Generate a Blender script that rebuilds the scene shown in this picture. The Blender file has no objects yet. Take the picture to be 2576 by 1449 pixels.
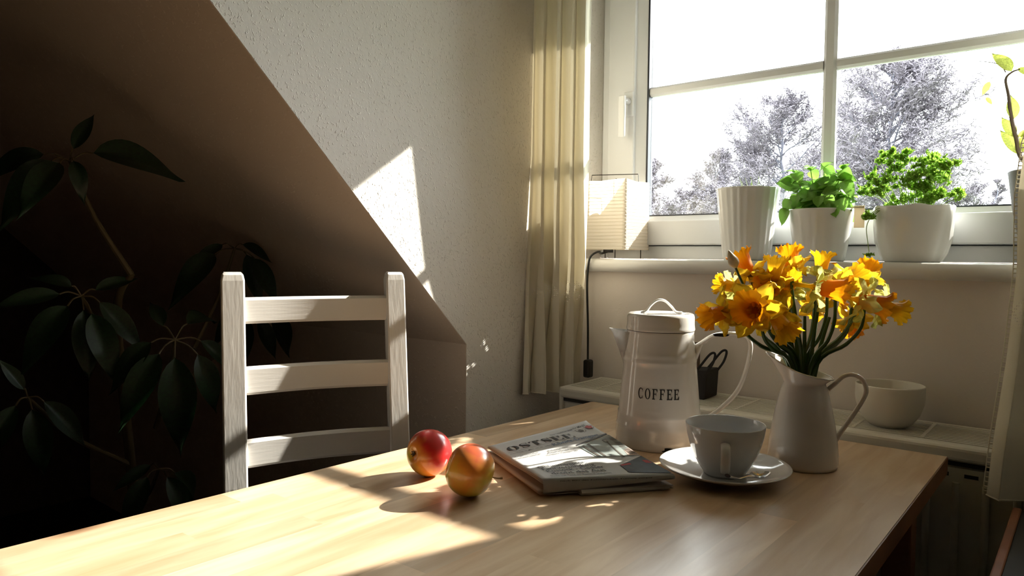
import bpy, bmesh, math, random
from mathutils import Vector, Matrix, noise
V = Vector
R = random.Random(7)
sc = bpy.context.scene
COL = sc.collection

# ------------------------------------------------------------------ camera
RIGHT = V((0.77321, 0.63407, 0.01035)).normalized()
DOWN = V((0.03648, -0.02818, -0.99894)).normalized()
FWD = RIGHT.cross(DOWN).normalized()
EYE = V((0, 0, 1.08)); FPX = 1796.43
cam_d = bpy.data.cameras.new('camera'); cam = bpy.data.objects.new('camera', cam_d); COL.objects.link(cam)
cam_d.sensor_width = 36; cam_d.lens = FPX/2576*36; cam_d.clip_start = 0.02; cam_d.clip_end = 500
M = Matrix.Identity(4)
for i in range(3):
    M[i][0] = RIGHT[i]; M[i][1] = -DOWN[i]; M[i][2] = -FWD[i]; M[i][3] = EYE[i]
cam.matrix_world = M
sc.camera = cam

def at(px, py, depth):
    """point at a given distance ahead of the eye"""
    return EYE + (RIGHT*((px-1288)/FPX) + DOWN*((py-724.5)/FPX) + FWD)*depth

# ------------------------------------------------------------------ light
w = bpy.data.worlds.new('sky'); sc.world = w; w.use_nodes = True
nt = w.node_tree; bg = nt.nodes['Background']
bg.inputs['Color'].default_value = (0.93, 0.97, 1.0, 1); bg.inputs['Strength'].default_value = 11.5
sun_d = bpy.data.lights.new('sun', 'SUN'); sun = bpy.data.objects.new('sun', sun_d); COL.objects.link(sun)
sun_d.energy = 18.0; sun_d.angle = math.radians(0.6); sun_d.color = (1.0, 0.92, 0.83)
SUNDIR = V((0.5, 1.0, 0.69)).normalized()
sun.rotation_euler = SUNDIR.to_track_quat('Z', 'Y').to_euler(); sun.location = (1, 3, 4)
sc.view_settings.view_transform = 'Standard'; sc.view_settings.look = 'None'
sc.view_settings.exposure = 0.18; sc.view_settings.gamma = 1.0; sc.view_settings.use_curve_mapping = False

# ------------------------------------------------------------------ materials
def mat(name, col, rough=0.5, bump=0, bscale=100, bdist=0.001, var=0, vscale=8, col2=None, metal=0, spec=0.5,
        trans=0, coat=0, objvar=0, stretch=(1, 1, 1), detail=3, ramp=None):
    m = bpy.data.materials.new(name); m.use_nodes = True; t = m.node_tree; N = t.nodes; L = t.links
    b = N['Principled BSDF']; out = N['Material Output']
    b.inputs['Roughness'].default_value = rough; b.inputs['Metallic'].default_value = metal
    b.inputs['Specular IOR Level'].default_value = spec; b.inputs['Coat Weight'].default_value = coat
    b.inputs['Coat Roughness'].default_value = 0.05
    b.inputs['Base Color'].default_value = (*col, 1)
    tc = N.new('ShaderNodeTexCoord'); mp = N.new('ShaderNodeMapping'); mp.inputs['Scale'].default_value = stretch
    L.new(tc.outputs['Object'], mp.inputs['Vector'])
    colout = None
    if var or col2:
        n = N.new('ShaderNodeTexNoise'); n.inputs['Scale'].default_value = vscale; n.inputs['Detail'].default_value = detail
        L.new(mp.outputs[0], n.inputs['Vector'])
        r = N.new('ShaderNodeValToRGB'); c2 = col2 or tuple(c*(1-var) for c in col)
        r.color_ramp.elements[0].color = (*c2, 1); r.color_ramp.elements[1].color = (*col, 1)
        r.color_ramp.elements[0].position = ramp[0] if ramp else 0.35
        r.color_ramp.elements[1].position = ramp[1] if ramp else 0.65
        L.new(n.outputs['Fac'], r.inputs['Fac']); colout = r.outputs['Color']
    if objvar:
        oi = N.new('ShaderNodeObjectInfo'); hs = N.new('ShaderNodeHueSaturation')
        mr = N.new('ShaderNodeMapRange'); mr.inputs['To Min'].default_value = 1-objvar; mr.inputs['To Max'].default_value = 1+objvar*.4
        L.new(oi.outputs['Random'], mr.inputs['Value']); L.new(mr.outputs[0], hs.inputs['Value'])
        if colout: L.new(colout, hs.inputs['Color'])
        else: hs.inputs['Color'].default_value = (*col, 1)
        colout = hs.outputs['Color']
    if colout: L.new(colout, b.inputs['Base Color'])
    if bump:
        n = N.new('ShaderNodeTexNoise'); n.inputs['Scale'].default_value = bscale; n.inputs['Detail'].default_value = 2
        L.new(mp.outputs[0], n.inputs['Vector'])
        bp = N.new('ShaderNodeBump'); bp.inputs['Strength'].default_value = bump; bp.inputs['Distance'].default_value = bdist
        L.new(n.outputs['Fac'], bp.inputs['Height']); L.new(bp.outputs[0], b.inputs['Normal'])
    if trans:
        tr = N.new('ShaderNodeBsdfTranslucent'); mx = N.new('ShaderNodeMixShader'); mx.inputs[0].default_value = trans
        if colout: L.new(colout, tr.inputs['Color'])
        else: tr.inputs['Color'].default_value = (*col, 1)
        L.new(b.outputs[0], mx.inputs[1]); L.new(tr.outputs[0], mx.inputs[2]); L.new(mx.outputs[0], out.inputs['Surface'])
    return m

MW = {}
def stucco(name, col, depth=0.0016, scale=150):
    """woodchip paper: small raised chips on a smooth ground"""
    m = mat(name, col, 0.85); t = m.node_tree; N = t.nodes; L = t.links; b = N['Principled BSDF']
    tc = N.new('ShaderNodeTexCoord')
    vo = N.new('ShaderNodeTexNoise'); vo.inputs['Scale'].default_value = scale; vo.inputs['Detail'].default_value = 1.5
    r = N.new('ShaderNodeValToRGB'); r.color_ramp.elements[0].position = 0.60; r.color_ramp.elements[1].position = 0.72
    n2 = N.new('ShaderNodeTexNoise'); n2.inputs['Scale'].default_value = 70; n2.inputs['Detail'].default_value = 4
    ad = N.new('ShaderNodeMath'); ad.operation = 'MULTIPLY_ADD'; ad.inputs[1].default_value = 0.5
    bp = N.new('ShaderNodeBump'); bp.inputs['Strength'].default_value = 0.9; bp.inputs['Distance'].default_value = depth
    mp = N.new('ShaderNodeMapping'); mp.inputs['Scale'].default_value = (1, 1, .75)
    L.new(tc.outputs['Object'], mp.inputs[0])
    L.new(mp.outputs[0], vo.inputs['Vector']); L.new(tc.outputs['Object'], n2.inputs['Vector'])
    L.new(vo.outputs['Fac'], r.inputs['Fac']); L.new(n2.outputs['Fac'], ad.inputs[0]); L.new(r.outputs['Color'], ad.inputs[2])
    L.new(ad.outputs[0], bp.inputs['Height']); L.new(bp.outputs[0], b.inputs['Normal'])
    return m
MW['wall'] = stucco('woodchip_wall', (0.80, 0.755, 0.70), .0013, 230)
MW['wall_fine'] = stucco('painted_wall', (0.80, 0.72, 0.655), 0.00018, 200)
MW['slope'] = stucco('bounce_tinted_slope', (0.78, 0.64, 0.51), 0.0006, 120)  # warm tint stands in for sunlight bounced off the table
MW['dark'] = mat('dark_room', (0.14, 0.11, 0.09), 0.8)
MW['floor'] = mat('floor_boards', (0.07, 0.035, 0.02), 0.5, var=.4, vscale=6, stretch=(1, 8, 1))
MW['frame'] = mat('window_plastic', (0.84, 0.85, 0.87), 0.3)
MW['seal'] = mat('black_seal', (0.02, 0.025, 0.04), 0.4)
MW['sill'] = mat('white_sill', (0.80, 0.78, 0.75), 0.28, bump=.1, bscale=60)
MW['radiator'] = mat('radiator_enamel', (0.74, 0.71, 0.62), 0.35)
MW['dark_gap'] = mat('shadow_slot', (0.03, 0.028, 0.025), 0.8)
MW['enamel'] = mat('cream_enamel', (0.80, 0.77, 0.73), 0.16, coat=.6, bump=.05, bscale=25)
MW['black'] = mat('black_print', (0.015, 0.014, 0.014), 0.5)
MW['porcelain'] = mat('grey_white_porcelain', (0.70, 0.70, 0.70), 0.12, coat=.7)
MW['jug'] = mat('cream_jug_enamel', (0.76, 0.70, 0.64), 0.2, coat=.5)
MW['bowl'] = mat('white_stoneware', (0.72, 0.68, 0.60), 0.4, bump=.1, bscale=40)
MW['pot_white'] = mat('white_glazed_pot', (0.86, 0.86, 0.85), 0.25, coat=.3)
MW['pot_taupe'] = mat('taupe_pot', (0.12, 0.10, 0.085), 0.6)
MW['soil'] = mat('soil', (0.05, 0.035, 0.025), 0.9, bump=1, bscale=200, bdist=.003)
MW['steel'] = mat('spoon_steel', (0.75, 0.75, 0.76), 0.12, metal=1)
MW['chair'] = mat('white_chair_paint', (0.80, 0.76, 0.71), 0.45, bump=.35, bscale=150, bdist=.0009, stretch=(1, 1, .10))
MW['chair_rail'] = mat('white_rail_paint', (0.80, 0.76, 0.71), 0.4, bump=.30, bscale=150, bdist=.0007, stretch=(.25, .12, 1.6))
MW['cable'] = mat('black_cable', (0.012, 0.012, 0.012), 0.4)
MW['wire'] = mat('dark_wire', (0.05, 0.045, 0.04), 0.4, metal=.6)
MW['paper'] = mat('rice_paper', (0.93, 0.86, 0.75), 0.8, trans=.5, bump=.3, bscale=60, bdist=.002)
MW['news'] = mat('newsprint', (0.66, 0.65, 0.63), 0.75, trans=.12)
MW['news_in'] = mat('newsprint_inside', (0.62, 0.55, 0.50), 0.8, trans=.1)
MW['ink'] = mat('newspaper_ink', (0.03, 0.03, 0.035), 0.6)
MW['ink_grey'] = mat('grey_ink', (0.13, 0.13, 0.14), 0.6)
MW['ink_blue'] = mat('blue_ink', (0.08, 0.13, 0.24), 0.6)
MW['ink_red'] = mat('red_ink', (0.42, 0.04, 0.04), 0.6)
MW['photo_sky'] = mat('printed_photo_sky', (0.34, 0.38, 0.36), 0.6, var=.3, vscale=30)
MW['photo_dark'] = mat('printed_photo_dark', (0.10, 0.12, 0.14), 0.6, var=.4, vscale=60)
MW['photo_skin'] = mat('printed_photo_pale', (0.55, 0.42, 0.36), 0.6, var=.2, vscale=40)
MW['photo_brown'] = mat('printed_photo_brown', (0.09, 0.075, 0.06), 0.6)
MW['basil'] = mat('basil_leaf', (0.28, 0.54, 0.09), 0.35, trans=.52, var=.3, vscale=40, objvar=.25)
MW['parsley'] = mat('parsley_leaf', (0.40, 0.64, 0.10), 0.45, trans=.58, var=.25, vscale=60, objvar=.2)
MW['pstem'] = mat('pale_green_stem', (0.38, 0.52, 0.15), 0.45, trans=.3)
MW['orchid'] = mat('yellow_green_leaf', (0.50, 0.55, 0.12), 0.4, trans=.5, var=.4, vscale=20)
MW['bark_stem'] = mat('brown_stem', (0.10, 0.07, 0.05), 0.7)
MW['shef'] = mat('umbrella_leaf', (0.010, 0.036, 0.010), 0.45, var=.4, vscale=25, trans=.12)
MW['shefvein'] = mat('pale_leaf_rib', (0.10, 0.16, 0.06), 0.5)
MW['shefstem'] = mat('umbrella_stalk', (0.12, 0.09, 0.04), 0.6)
MW['terracotta'] = mat('terracotta', (0.30, 0.12, 0.06), 0.8)
MW['dstem'] = mat('daffodil_stem', (0.03, 0.085, 0.02), 0.35, var=.3, vscale=30)
MW['trumpet'] = mat('daffodil_trumpet', (0.88, 0.34, 0.005), 0.5, trans=.5, var=.25, vscale=50, stretch=(1, 1, .3))
MW['trumpet2'] = mat('daffodil_trumpet_yellow', (0.86, 0.46, 0.01), 0.5, trans=.5, var=.25, vscale=50)
MW['petal'] = mat('daffodil_petal', (0.84, 0.56, 0.03), 0.5, trans=.5, var=.2, vscale=60)
MW['petalp'] = mat('daffodil_petal_pale', (0.78, 0.78, 0.24), 0.5, trans=.5, var=.2, vscale=60)
MW['spathe'] = mat('daffodil_spathe', (0.45, 0.28, 0.12), 0.6, trans=.3, var=.5, vscale=60)
MW['bud'] = mat('daffodil_bud', (0.80, 0.68, 0.46), 0.5, trans=.2, var=.35, vscale=70)
MW['tree'] = mat('bare_bark', (0.11, 0.11, 0.14), 0.9)
MW['twig'] = mat('bare_twigs', (0.13, 0.115, 0.135), 0.9)
MW['grass'] = mat('meadow', (0.16, 0.20, 0.09), 0.9, var=.4, vscale=2)
MW['roof'] = mat('slate_blue_roof', (0.22, 0.27, 0.36), 0.7)
MW['brick'] = mat('house_wall', (0.45, 0.40, 0.38), 0.8)
MW['basket'] = mat('black_felt', (0.025, 0.024, 0.026), 0.9, bump=.6, bscale=300)
MW['redcloth'] = mat('dark_red_cloth', (0.25, 0.05, 0.04), 0.8)
MW['card'] = mat('brown_card', (0.16, 0.11, 0.08), 0.7)
MW['label'] = mat('cream_plastic', (0.80, 0.72, 0.58), 0.35, trans=.3)
MW['bench'] = mat('red_brown_wood', (0.30, 0.11, 0.05), 0.5, var=.3, vscale=10)
MW['bench_dark'] = mat('dark_leather', (0.012, 0.010, 0.009), 0.6)

def glass_mat():
    m = bpy.data.materials.new('window_glass'); m.use_nodes = True; t = m.node_tree; N = t.nodes; L = t.links
    N.remove(N['Principled BSDF'])
    tr = N.new('ShaderNodeBsdfTransparent'); tr.inputs[0].default_value = (.96, .98, .97, 1)
    gl = N.new('ShaderNodeBsdfGlossy'); gl.inputs['Roughness'].default_value = .02
    fr = N.new('ShaderNodeFresnel'); fr.inputs[0].default_value = 1.45; mx = N.new('ShaderNodeMixShader')
    L.new(fr.outputs[0], mx.inputs[0]); L.new(tr.outputs[0], mx.inputs[1]); L.new(gl.outputs[0], mx.inputs[2])
    L.new(mx.outputs[0], N['Material Output'].inputs['Surface']); return m
MW['glass'] = glass_mat()

def wood_mat():
    m = mat('birch_stave', (0.72, 0.50, 0.29), 0.32, objvar=0); t = m.node_tree; N = t.nodes; L = t.links; b = N['Principled BSDF']
    b.inputs['Coat Weight'].default_value = .15; b.inputs['Coat Roughness'].default_value = .2
    tc = N.new('ShaderNodeTexCoord'); oi = N.new('ShaderNodeObjectInfo')
    of = N.new('ShaderNodeVectorMath'); of.operation = 'MULTIPLY_ADD'; of.inputs[1].default_value = (1, 1, 1)
    cm = N.new('ShaderNodeCombineXYZ'); ml = N.new('ShaderNodeMath'); ml.operation = 'MULTIPLY'; ml.inputs[1].default_value = 37
    L.new(oi.outputs['Random'], ml.inputs[0]); L.new(ml.outputs[0], cm.inputs['X']); L.new(ml.outputs[0], cm.inputs['Z'])
    L.new(tc.outputs['Object'], of.inputs[0]); L.new(cm.outputs[0], of.inputs[2])
    mp = N.new('ShaderNodeMapping'); mp.inputs['Scale'].default_value = (14, 1.6, 14); L.new(of.outputs[0], mp.inputs[0])
    n = N.new('ShaderNodeTexNoise'); n.inputs['Scale'].default_value = 3; n.inputs['Detail'].default_value = 5; n.inputs['Distortion'].default_value = .6
    L.new(mp.outputs[0], n.inputs['Vector'])
    r = N.new('ShaderNodeValToRGB'); r.color_ramp.elements[0].position = .3; r.color_ramp.elements[1].position = .75
    r.color_ramp.elements[0].color = (0.60, 0.39, 0.22, 1); r.color_ramp.elements[1].color = (0.79, 0.60, 0.41, 1)
    L.new(n.outputs['Fac'], r.inputs['Fac'])
    # knots
    mk = N.new('ShaderNodeMapping'); mk.inputs['Scale'].default_value = (6.5, 2.4, 0); L.new(of.outputs[0], mk.inputs[0])
    vo = N.new('ShaderNodeTexVoronoi'); vo.inputs['Scale'].default_value = 1.0; L.new(mk.outputs[0], vo.inputs['Vector'])
    rk = N.new('ShaderNodeValToRGB'); rk.color_ramp.elements[0].position = .02; rk.color_ramp.elements[1].position = .12
    rk.color_ramp.elements[0].color = (.25, .13, .07, 1); rk.color_ramp.elements[1].color = (1, 1, 1, 1)
    L.new(vo.outputs['Distance'], rk.inputs['Fac'])
    mu = N.new('ShaderNodeMixRGB'); mu.blend_type = 'MULTIPLY'; mu.inputs[0].default_value = .8
    L.new(r.outputs[0], mu.inputs[1]); L.new(rk.outputs[0], mu.inputs[2])
    hs = N.new('ShaderNodeHueSaturation'); mr = N.new('ShaderNodeMapRange'); mr.inputs['To Min'].default_value = .80; mr.inputs['To Max'].default_value = 1.14
    L.new(oi.outputs['Random'], mr.inputs['Value']); L.new(mr.outputs[0], hs.inputs['Value']); L.new(mu.outputs[0], hs.inputs['Color'])
    L.new(hs.outputs[0], b.inputs['Base Color'])
    bp = N.new('ShaderNodeBump'); bp.inputs['Strength'].default_value = .08; bp.inputs['Distance'].default_value = .001
    L.new(n.outputs['Fac'], bp.inputs['Height']); L.new(bp.outputs[0], b.inputs['Normal'])
    return m
MW['wood'] = wood_mat()
MW['wood_edge'] = mat('stained_apron_shaded_edge', (0.34, 0.15, 0.07), 0.5, var=.3, vscale=10)

def apple_mat(name, seed, red, amt):
    m = mat(name, (0.8, 0.5, 0.08), 0.28, coat=.35); t = m.node_tree; N = t.nodes; L = t.links; b = N['Principled BSDF']
    tc = N.new('ShaderNodeTexCoord'); mp = N.new('ShaderNodeMapping'); mp.inputs['Location'].default_value = (seed, seed*.7, 0); mp.inputs['Scale'].default_value = (1, 1, .45)
    L.new(tc.outputs['Object'], mp.inputs[0])
    n = N.new('ShaderNodeTexNoise'); n.inputs['Scale'].default_value = 22; n.inputs['Detail'].default_value = 4; L.new(mp.outputs[0], n.inputs['Vector'])
    sx = N.new('ShaderNodeSeparateXYZ'); L.new(tc.outputs['Object'], sx.inputs[0])
    # blush side along local +x ; local z is the core axis
    a = N.new('ShaderNodeMath'); a.operation = 'MULTIPLY_ADD'; a.inputs[1].default_value = 9; L.new(sx.outputs['X'], a.inputs[0]); L.new(n.outputs['Fac'], a.inputs[2])
    ab = N.new('ShaderNodeMath'); ab.operation = 'ABSOLUTE'; L.new(sx.outputs['Z'], ab.inputs[0])
    a2 = N.new('ShaderNodeMath'); a2.operation = 'MULTIPLY_ADD'; a2.inputs[1].default_value = -9; L.new(ab.outputs[0], a2.inputs[0]); L.new(a.outputs[0], a2.inputs[2])
    r = N.new('ShaderNodeValToRGB'); e = r.color_ramp.elements
    e[0].position = amt-.28; e[0].color = (0.62, 0.50, 0.06, 1); e[1].position = amt+.2; e[1].color = (*red, 1)
    x = r.color_ramp.elements.new(amt-.05); x.color = (0.80, 0.30, 0.04, 1)
    L.new(a2.outputs[0], r.inputs['Fac']); L.new(r.outputs[0], b.inputs['Base Color'])
    return m

def curtain_mat():
    m = bpy.data.materials.new('cream_curtain_cloth'); m.use_nodes = True; t = m.node_tree; N = t.nodes; L = t.links
    N.remove(N['Principled BSDF']); out = N['Material Output']
    col = (0.84, 0.79, 0.66, 1)
    df = N.new('ShaderNodeBsdfDiffuse'); df.inputs[0].default_value = col
    tl = N.new('ShaderNodeBsdfTranslucent'); tl.inputs[0].default_value = (0.80, 0.71, 0.50, 1)
    mx = N.new('ShaderNodeMixShader'); mx.inputs[0].default_value = .095
    L.new(df.outputs[0], mx.inputs[1]); L.new(tl.outputs[0], mx.inputs[2])
    # openwork band: rows of small holes arranged in lozenges (uv in metres)
    uv = N.new('ShaderNodeUVMap'); sp = N.new('ShaderNodeSeparateXYZ'); L.new(uv.outputs[0], sp.inputs[0])
    def mth(op, a, b=None, c=None):
        n = N.new('ShaderNodeMath'); n.operation = op
        for i, q in enumerate((a, b, c)):
            if q is None: continue
            if isinstance(q, (int, float)): n.inputs[i].default_value = q
            else: L.new(q, n.inputs[i])
        return n.outputs[0]
    u, v = sp.outputs['X'], sp.outputs['Y']
    cell = .0052
    fu = mth('ABSOLUTE', mth('SUBTRACT', mth('FRACT', mth('DIVIDE', u, cell)), .5))
    fv = mth('ABSOLUTE', mth('SUBTRACT', mth('FRACT', mth('DIVIDE', v, cell)), .5))
    hole = mth('LESS_THAN', mth('MAXIMUM', fu, fv), .22)
    band = mth('LESS_THAN', mth('ABSOLUTE', mth('SUBTRACT', v, .99)), .027)
    du = mth('ABSOLUTE', mth('SUBTRACT', mth('FRACT', mth('DIVIDE', u, .055)), .5))
    dv = mth('DIVIDE', mth('ABSOLUTE', mth('SUBTRACT', v, .99)), .054)
    s = mth('ADD', du, dv)
    ring = mth('LESS_THAN', mth('ABSOLUTE', mth('SUBTRACT', s, .42)), .10)
    core = mth('LESS_THAN', s, .14)
    pat = mth('MAXIMUM', ring, core)
    fac = mth('MULTIPLY', mth('MULTIPLY', hole, band), pat)
    tp = N.new('ShaderNodeBsdfTransparent'); m2 = N.new('ShaderNodeMixShader')
    L.new(fac, m2.inputs[0]); L.new(mx.outputs[0], m2.inputs[1]); L.new(tp.outputs[0], m2.inputs[2])
    L.new(m2.outputs[0], out.inputs['Surface'])
    # weave relief
    tc = N.new('ShaderNodeTexCoord'); nz = N.new('ShaderNodeTexNoise'); nz.inputs['Scale'].default_value = 500; L.new(tc.outputs['Object'], nz.inputs['Vector'])
    bp = N.new('ShaderNodeBump'); bp.inputs['Strength'].default_value = .25; bp.inputs['Distance'].default_value = .0006
    L.new(nz.outputs['Fac'], bp.inputs['Height']); L.new(bp.outputs[0], df.inputs['Normal'])
    return m
MW['curtain'] = curtain_mat()

# ------------------------------------------------------------------ mesh helpers
def box(bm, a, b, rot=None, piv=None):
    a = V(a); b = V(b)
    vs = [bm.verts.new((x, y, z)) for z in (a.z, b.z) for y in (a.y, b.y) for x in (a.x, b.x)]
    if rot is not None:
        for v in vs: v.co = piv + rot @ (v.co-piv)
    for f in ((0, 2, 3, 1), (4, 5, 7, 6), (0, 1, 5, 4), (2, 6, 7, 3), (0, 4, 6, 2), (1, 3, 7, 5)):
        bm.faces.new([vs[i] for i in f])
    return vs
def obox(bm, c, ax, hx, ay, hy, az, hz):
    c = V(c); vs = [bm.verts.new(c+ax*hx*i+ay*hy*j+az*hz*k) for k in (-1, 1) for j in (-1, 1) for i in (-1, 1)]
    for f in ((0, 2, 3, 1), (4, 5, 7, 6), (0, 1, 5, 4), (2, 6, 7, 3), (0, 4, 6, 2), (1, 3, 7, 5)):
        bm.faces.new([vs[i] for i in f])
def bevel(bm, w, seg=2):
    bmesh.ops.recalc_face_normals(bm, faces=bm.faces)
    bmesh.ops.bevel(bm, geom=list(bm.edges), offset=w, segments=seg, profile=.5, affect='EDGES', clamp_overlap=True)
def lathe(bm, prof, c=(0, 0, 0), n=48, fn=None, close=True):
    rings = []
    for (r, z) in prof:
        ring = []
        for i in range(n):
            a = 2*math.pi*i/n; p = V((r*math.cos(a), r*math.sin(a), z))
            if fn: p = fn(p, a)
            ring.append(bm.verts.new(p+V(c)))
        rings.append(ring)
    for k in range(len(rings)-1):
        for i in range(n):
            bm.faces.new((rings[k][i], rings[k][(i+1) % n], rings[k+1][(i+1) % n], rings[k+1][i]))
    if close:
        bm.faces.new(rings[0][::-1])
    return rings
def smooth_path(pts, k=6):
    pts = [V(p) for p in pts]; out = []
    for i in range(len(pts)-1):
        p0 = pts[max(i-1, 0)]; p1 = pts[i]; p2 = pts[i+1]; p3 = pts[min(i+2, len(pts)-1)]
        for j in range(k):
            t = j/k
            out.append(.5*((2*p1)+(p2-p0)*t+(2*p0-5*p1+4*p2-p3)*t*t+(-p0+3*p1-3*p2+p3)*t**3))
    out.append(pts[-1]); return out
def tube(bm, pts, r, n=8, flat=None, cap=True):
    """r: number or list ; flat=(side vector, width factor) for strap-like section"""
    m = len(pts); rr = r if isinstance(r, (list, tuple)) else [r]*m
    if len(rr) != m: rr = [rr[0]+(rr[-1]-rr[0])*i/(m-1) for i in range(m)] if len(rr) == 2 else [rr[min(len(rr)-1, int(i*len(rr)/m))] for i in range(m)]
    prev = None; rings = []
    for i, p in enumerate(pts):
        t = (pts[min(i+1, m-1)]-pts[max(i-1, 0)]); t = t.normalized() if t.length > 1e-9 else V((0, 0, 1))
        if flat: s = flat[0]-t*flat[0].dot(t); s.normalize()
        elif prev is None:
            s = t.cross(V((0, 0, 1)));  s = s if s.length > .1 else t.cross(V((1, 0, 0))); s.normalize()
        else: s = prev-t*prev.dot(t); s.normalize()
        prev = s; b = t.cross(s); k = flat[1] if flat else 1
        rings.append([bm.verts.new(p+(s*math.cos(2*math.pi*j/n)*k+b*math.sin(2*math.pi*j/n))*rr[i]) for j in range(n)])
    for a, b in zip(rings, rings[1:]):
        for j in range(n): bm.faces.new((a[j], a[(j+1) % n], b[(j+1) % n], b[j]))
    if cap:
        bm.faces.new(rings[0][::-1]); bm.faces.new(rings[-1])

def obj(name, bm, m, parent=None, smooth=False, local=False, kind=None, label=None):
    """link one mesh; parts are given in world coordinates and moved into their thing's frame"""
    bmesh.ops.recalc_face_normals(bm, faces=bm.faces)
    me = bpy.data.meshes.new(name)
    o = bpy.data.objects.new(name, me)
    if parent is not None and not local:
        root = parent
        off = V((0, 0, 0))
        while root: off += root.location; root = root.parent
        bmesh.ops.translate(bm, verts=bm.verts, vec=-off)
    bm.to_mesh(me); bm.free()
    if smooth:
        for p in me.polygons: p.use_smooth = True
        if smooth != 'all':
            me.set_sharp_from_angle(angle=math.radians(50))
    me.materials.append(MW[m] if isinstance(m, str) else m)
    COL.objects.link(o)
    if parent is not None: o.parent = parent
    if kind: o['kind'] = kind
    if label: o['label'] = label
    return o
def root(name, loc, label=None, cat=None, group=None, kind=None):
    o = bpy.data.objects.new(name, None); o.location = loc; o.empty_display_size = .05; COL.objects.link(o)
    if label: o['label'] = label
    if cat: o['category'] = cat
    if group: o['group'] = group
    if kind: o['kind'] = kind
    return o
def tag(o, label, cat, group=None):
    o['label'] = label; o['category'] = cat
    if group: o['group'] = group
    return o
def inst(name, me, parent, mtx):
    o = bpy.data.objects.new(name, me); COL.objects.link(o); o.parent = parent; o.matrix_local = mtx; return o
def orient(base, d, up, s=1.0):
    d = d.normalized(); x = d.cross(up)
    if x.length < 1e-4: x = d.cross(V((1, 0, .1)))
    x.normalize(); z = x.cross(d)
    m = Matrix.Identity(4)
    for i in range(3): m[i][0] = x[i]*s; m[i][1] = d[i]*s; m[i][2] = z[i]*s; m[i][3] = base[i]
    return m
def solid(name, pts_lo, pts_hi, m, parent=None, kind=None):
    bm = bmesh.new(); a = [bm.verts.new(p) for p in pts_lo]; b = [bm.verts.new(p) for p in pts_hi]; n = len(a)
    bm.faces.new(a); bm.faces.new(b[::-1])
    for i in range(n): bm.faces.new((a[i], a[(i+1) % n], b[(i+1) % n], b[i]))
    return obj(name, bm, m, parent, kind=kind)
def boxobj(name, a, b, m, parent=None, kind=None, bev=0):
    bm = bmesh.new(); box(bm, a, b)
    if bev: bevel(bm, bev)
    return obj(name, bm, m, parent, kind=kind)

# ------------------------------------------------------------------ room shell
XC, XR, YW, YF = -1.145, 0.42, 1.655, 1.81
def yz_prism(name, x0, x1, yz, m):
    return solid(name, [(x0, y, z) for y, z in yz], [(x1, y, z) for y, z in yz], m, kind='structure')
cheek = [(1.2308, 0), (1.95, 0), (1.95, 2.3), (-.149, 2.3), (-.149, 2.2505), (1.2308, .8705)]
yz_prism('wall_left', XC-.16, XC, cheek, 'wall')
yz_prism('wall_right', XR, XR+.16, cheek, 'wall')
S = [(1.23, .87), (-.15, 2.25), (-.15, 2.42), (1.40, .87)]
yz_prism('ceiling_slope_left', -3.4, XC-.001, S, 'slope')
yz_prism('ceiling_slope_right', XR+.001, 2.6, S, 'slope')
boxobj('wall_knee_left', (-3.4, 1.23, 0), (XC-.001, 1.40, .871), 'slope', kind='structure')
boxobj('wall_knee_right', (XR+.001, 1.23, 0), (2.6, 1.40, .871), 'slope', kind='structure')
boxobj('ceiling', (XC-.16, -.15, 2.25), (XR+.16, 1.95, 2.40), 'wall_fine', kind='structure')
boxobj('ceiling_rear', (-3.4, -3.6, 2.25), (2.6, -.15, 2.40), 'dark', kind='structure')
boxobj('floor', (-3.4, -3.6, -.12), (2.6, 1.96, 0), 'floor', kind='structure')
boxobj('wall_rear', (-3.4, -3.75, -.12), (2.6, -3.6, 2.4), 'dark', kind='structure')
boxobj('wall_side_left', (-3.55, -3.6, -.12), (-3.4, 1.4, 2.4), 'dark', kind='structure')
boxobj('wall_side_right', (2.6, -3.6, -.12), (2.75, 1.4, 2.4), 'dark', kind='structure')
WX0, WX1, WZ0, WZ1 = -1.145, .28, 1.04, 1.99
bm = bmesh.new()
box(bm, (XC, YW, 0), (XR, 1.95, WZ0)); box(bm, (XC, YW, WZ1), (XR, 1.95, 2.26)); box(bm, (WX1, YW, WZ0), (XR, 1.95, WZ1))
obj('wall_back', bm, 'wall_fine', kind='structure')

# window sill board with rounded nose
bm = bmesh.new()
prof = [(1.80, 1.040), (1.640, 1.040), (1.630, 1.044), (1.6255, 1.052), (1.6245, 1.062), (1.629, 1.071), (1.638, 1.0748), (1.812, 1.0752)]
a = [bm.verts.new((XC+.001, y, z)) for y, z in prof]; b = [bm.verts.new((XR-.05, y, z)) for y, z in prof]
for i in range(len(prof)): j = (i+1) % len(prof); bm.faces.new((a[i], a[j], b[j], b[i]))
bm.faces.new(a); bm.faces.new(b[::-1])
obj('trim_1', bm, 'sill', kind='structure', smooth=True)

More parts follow.
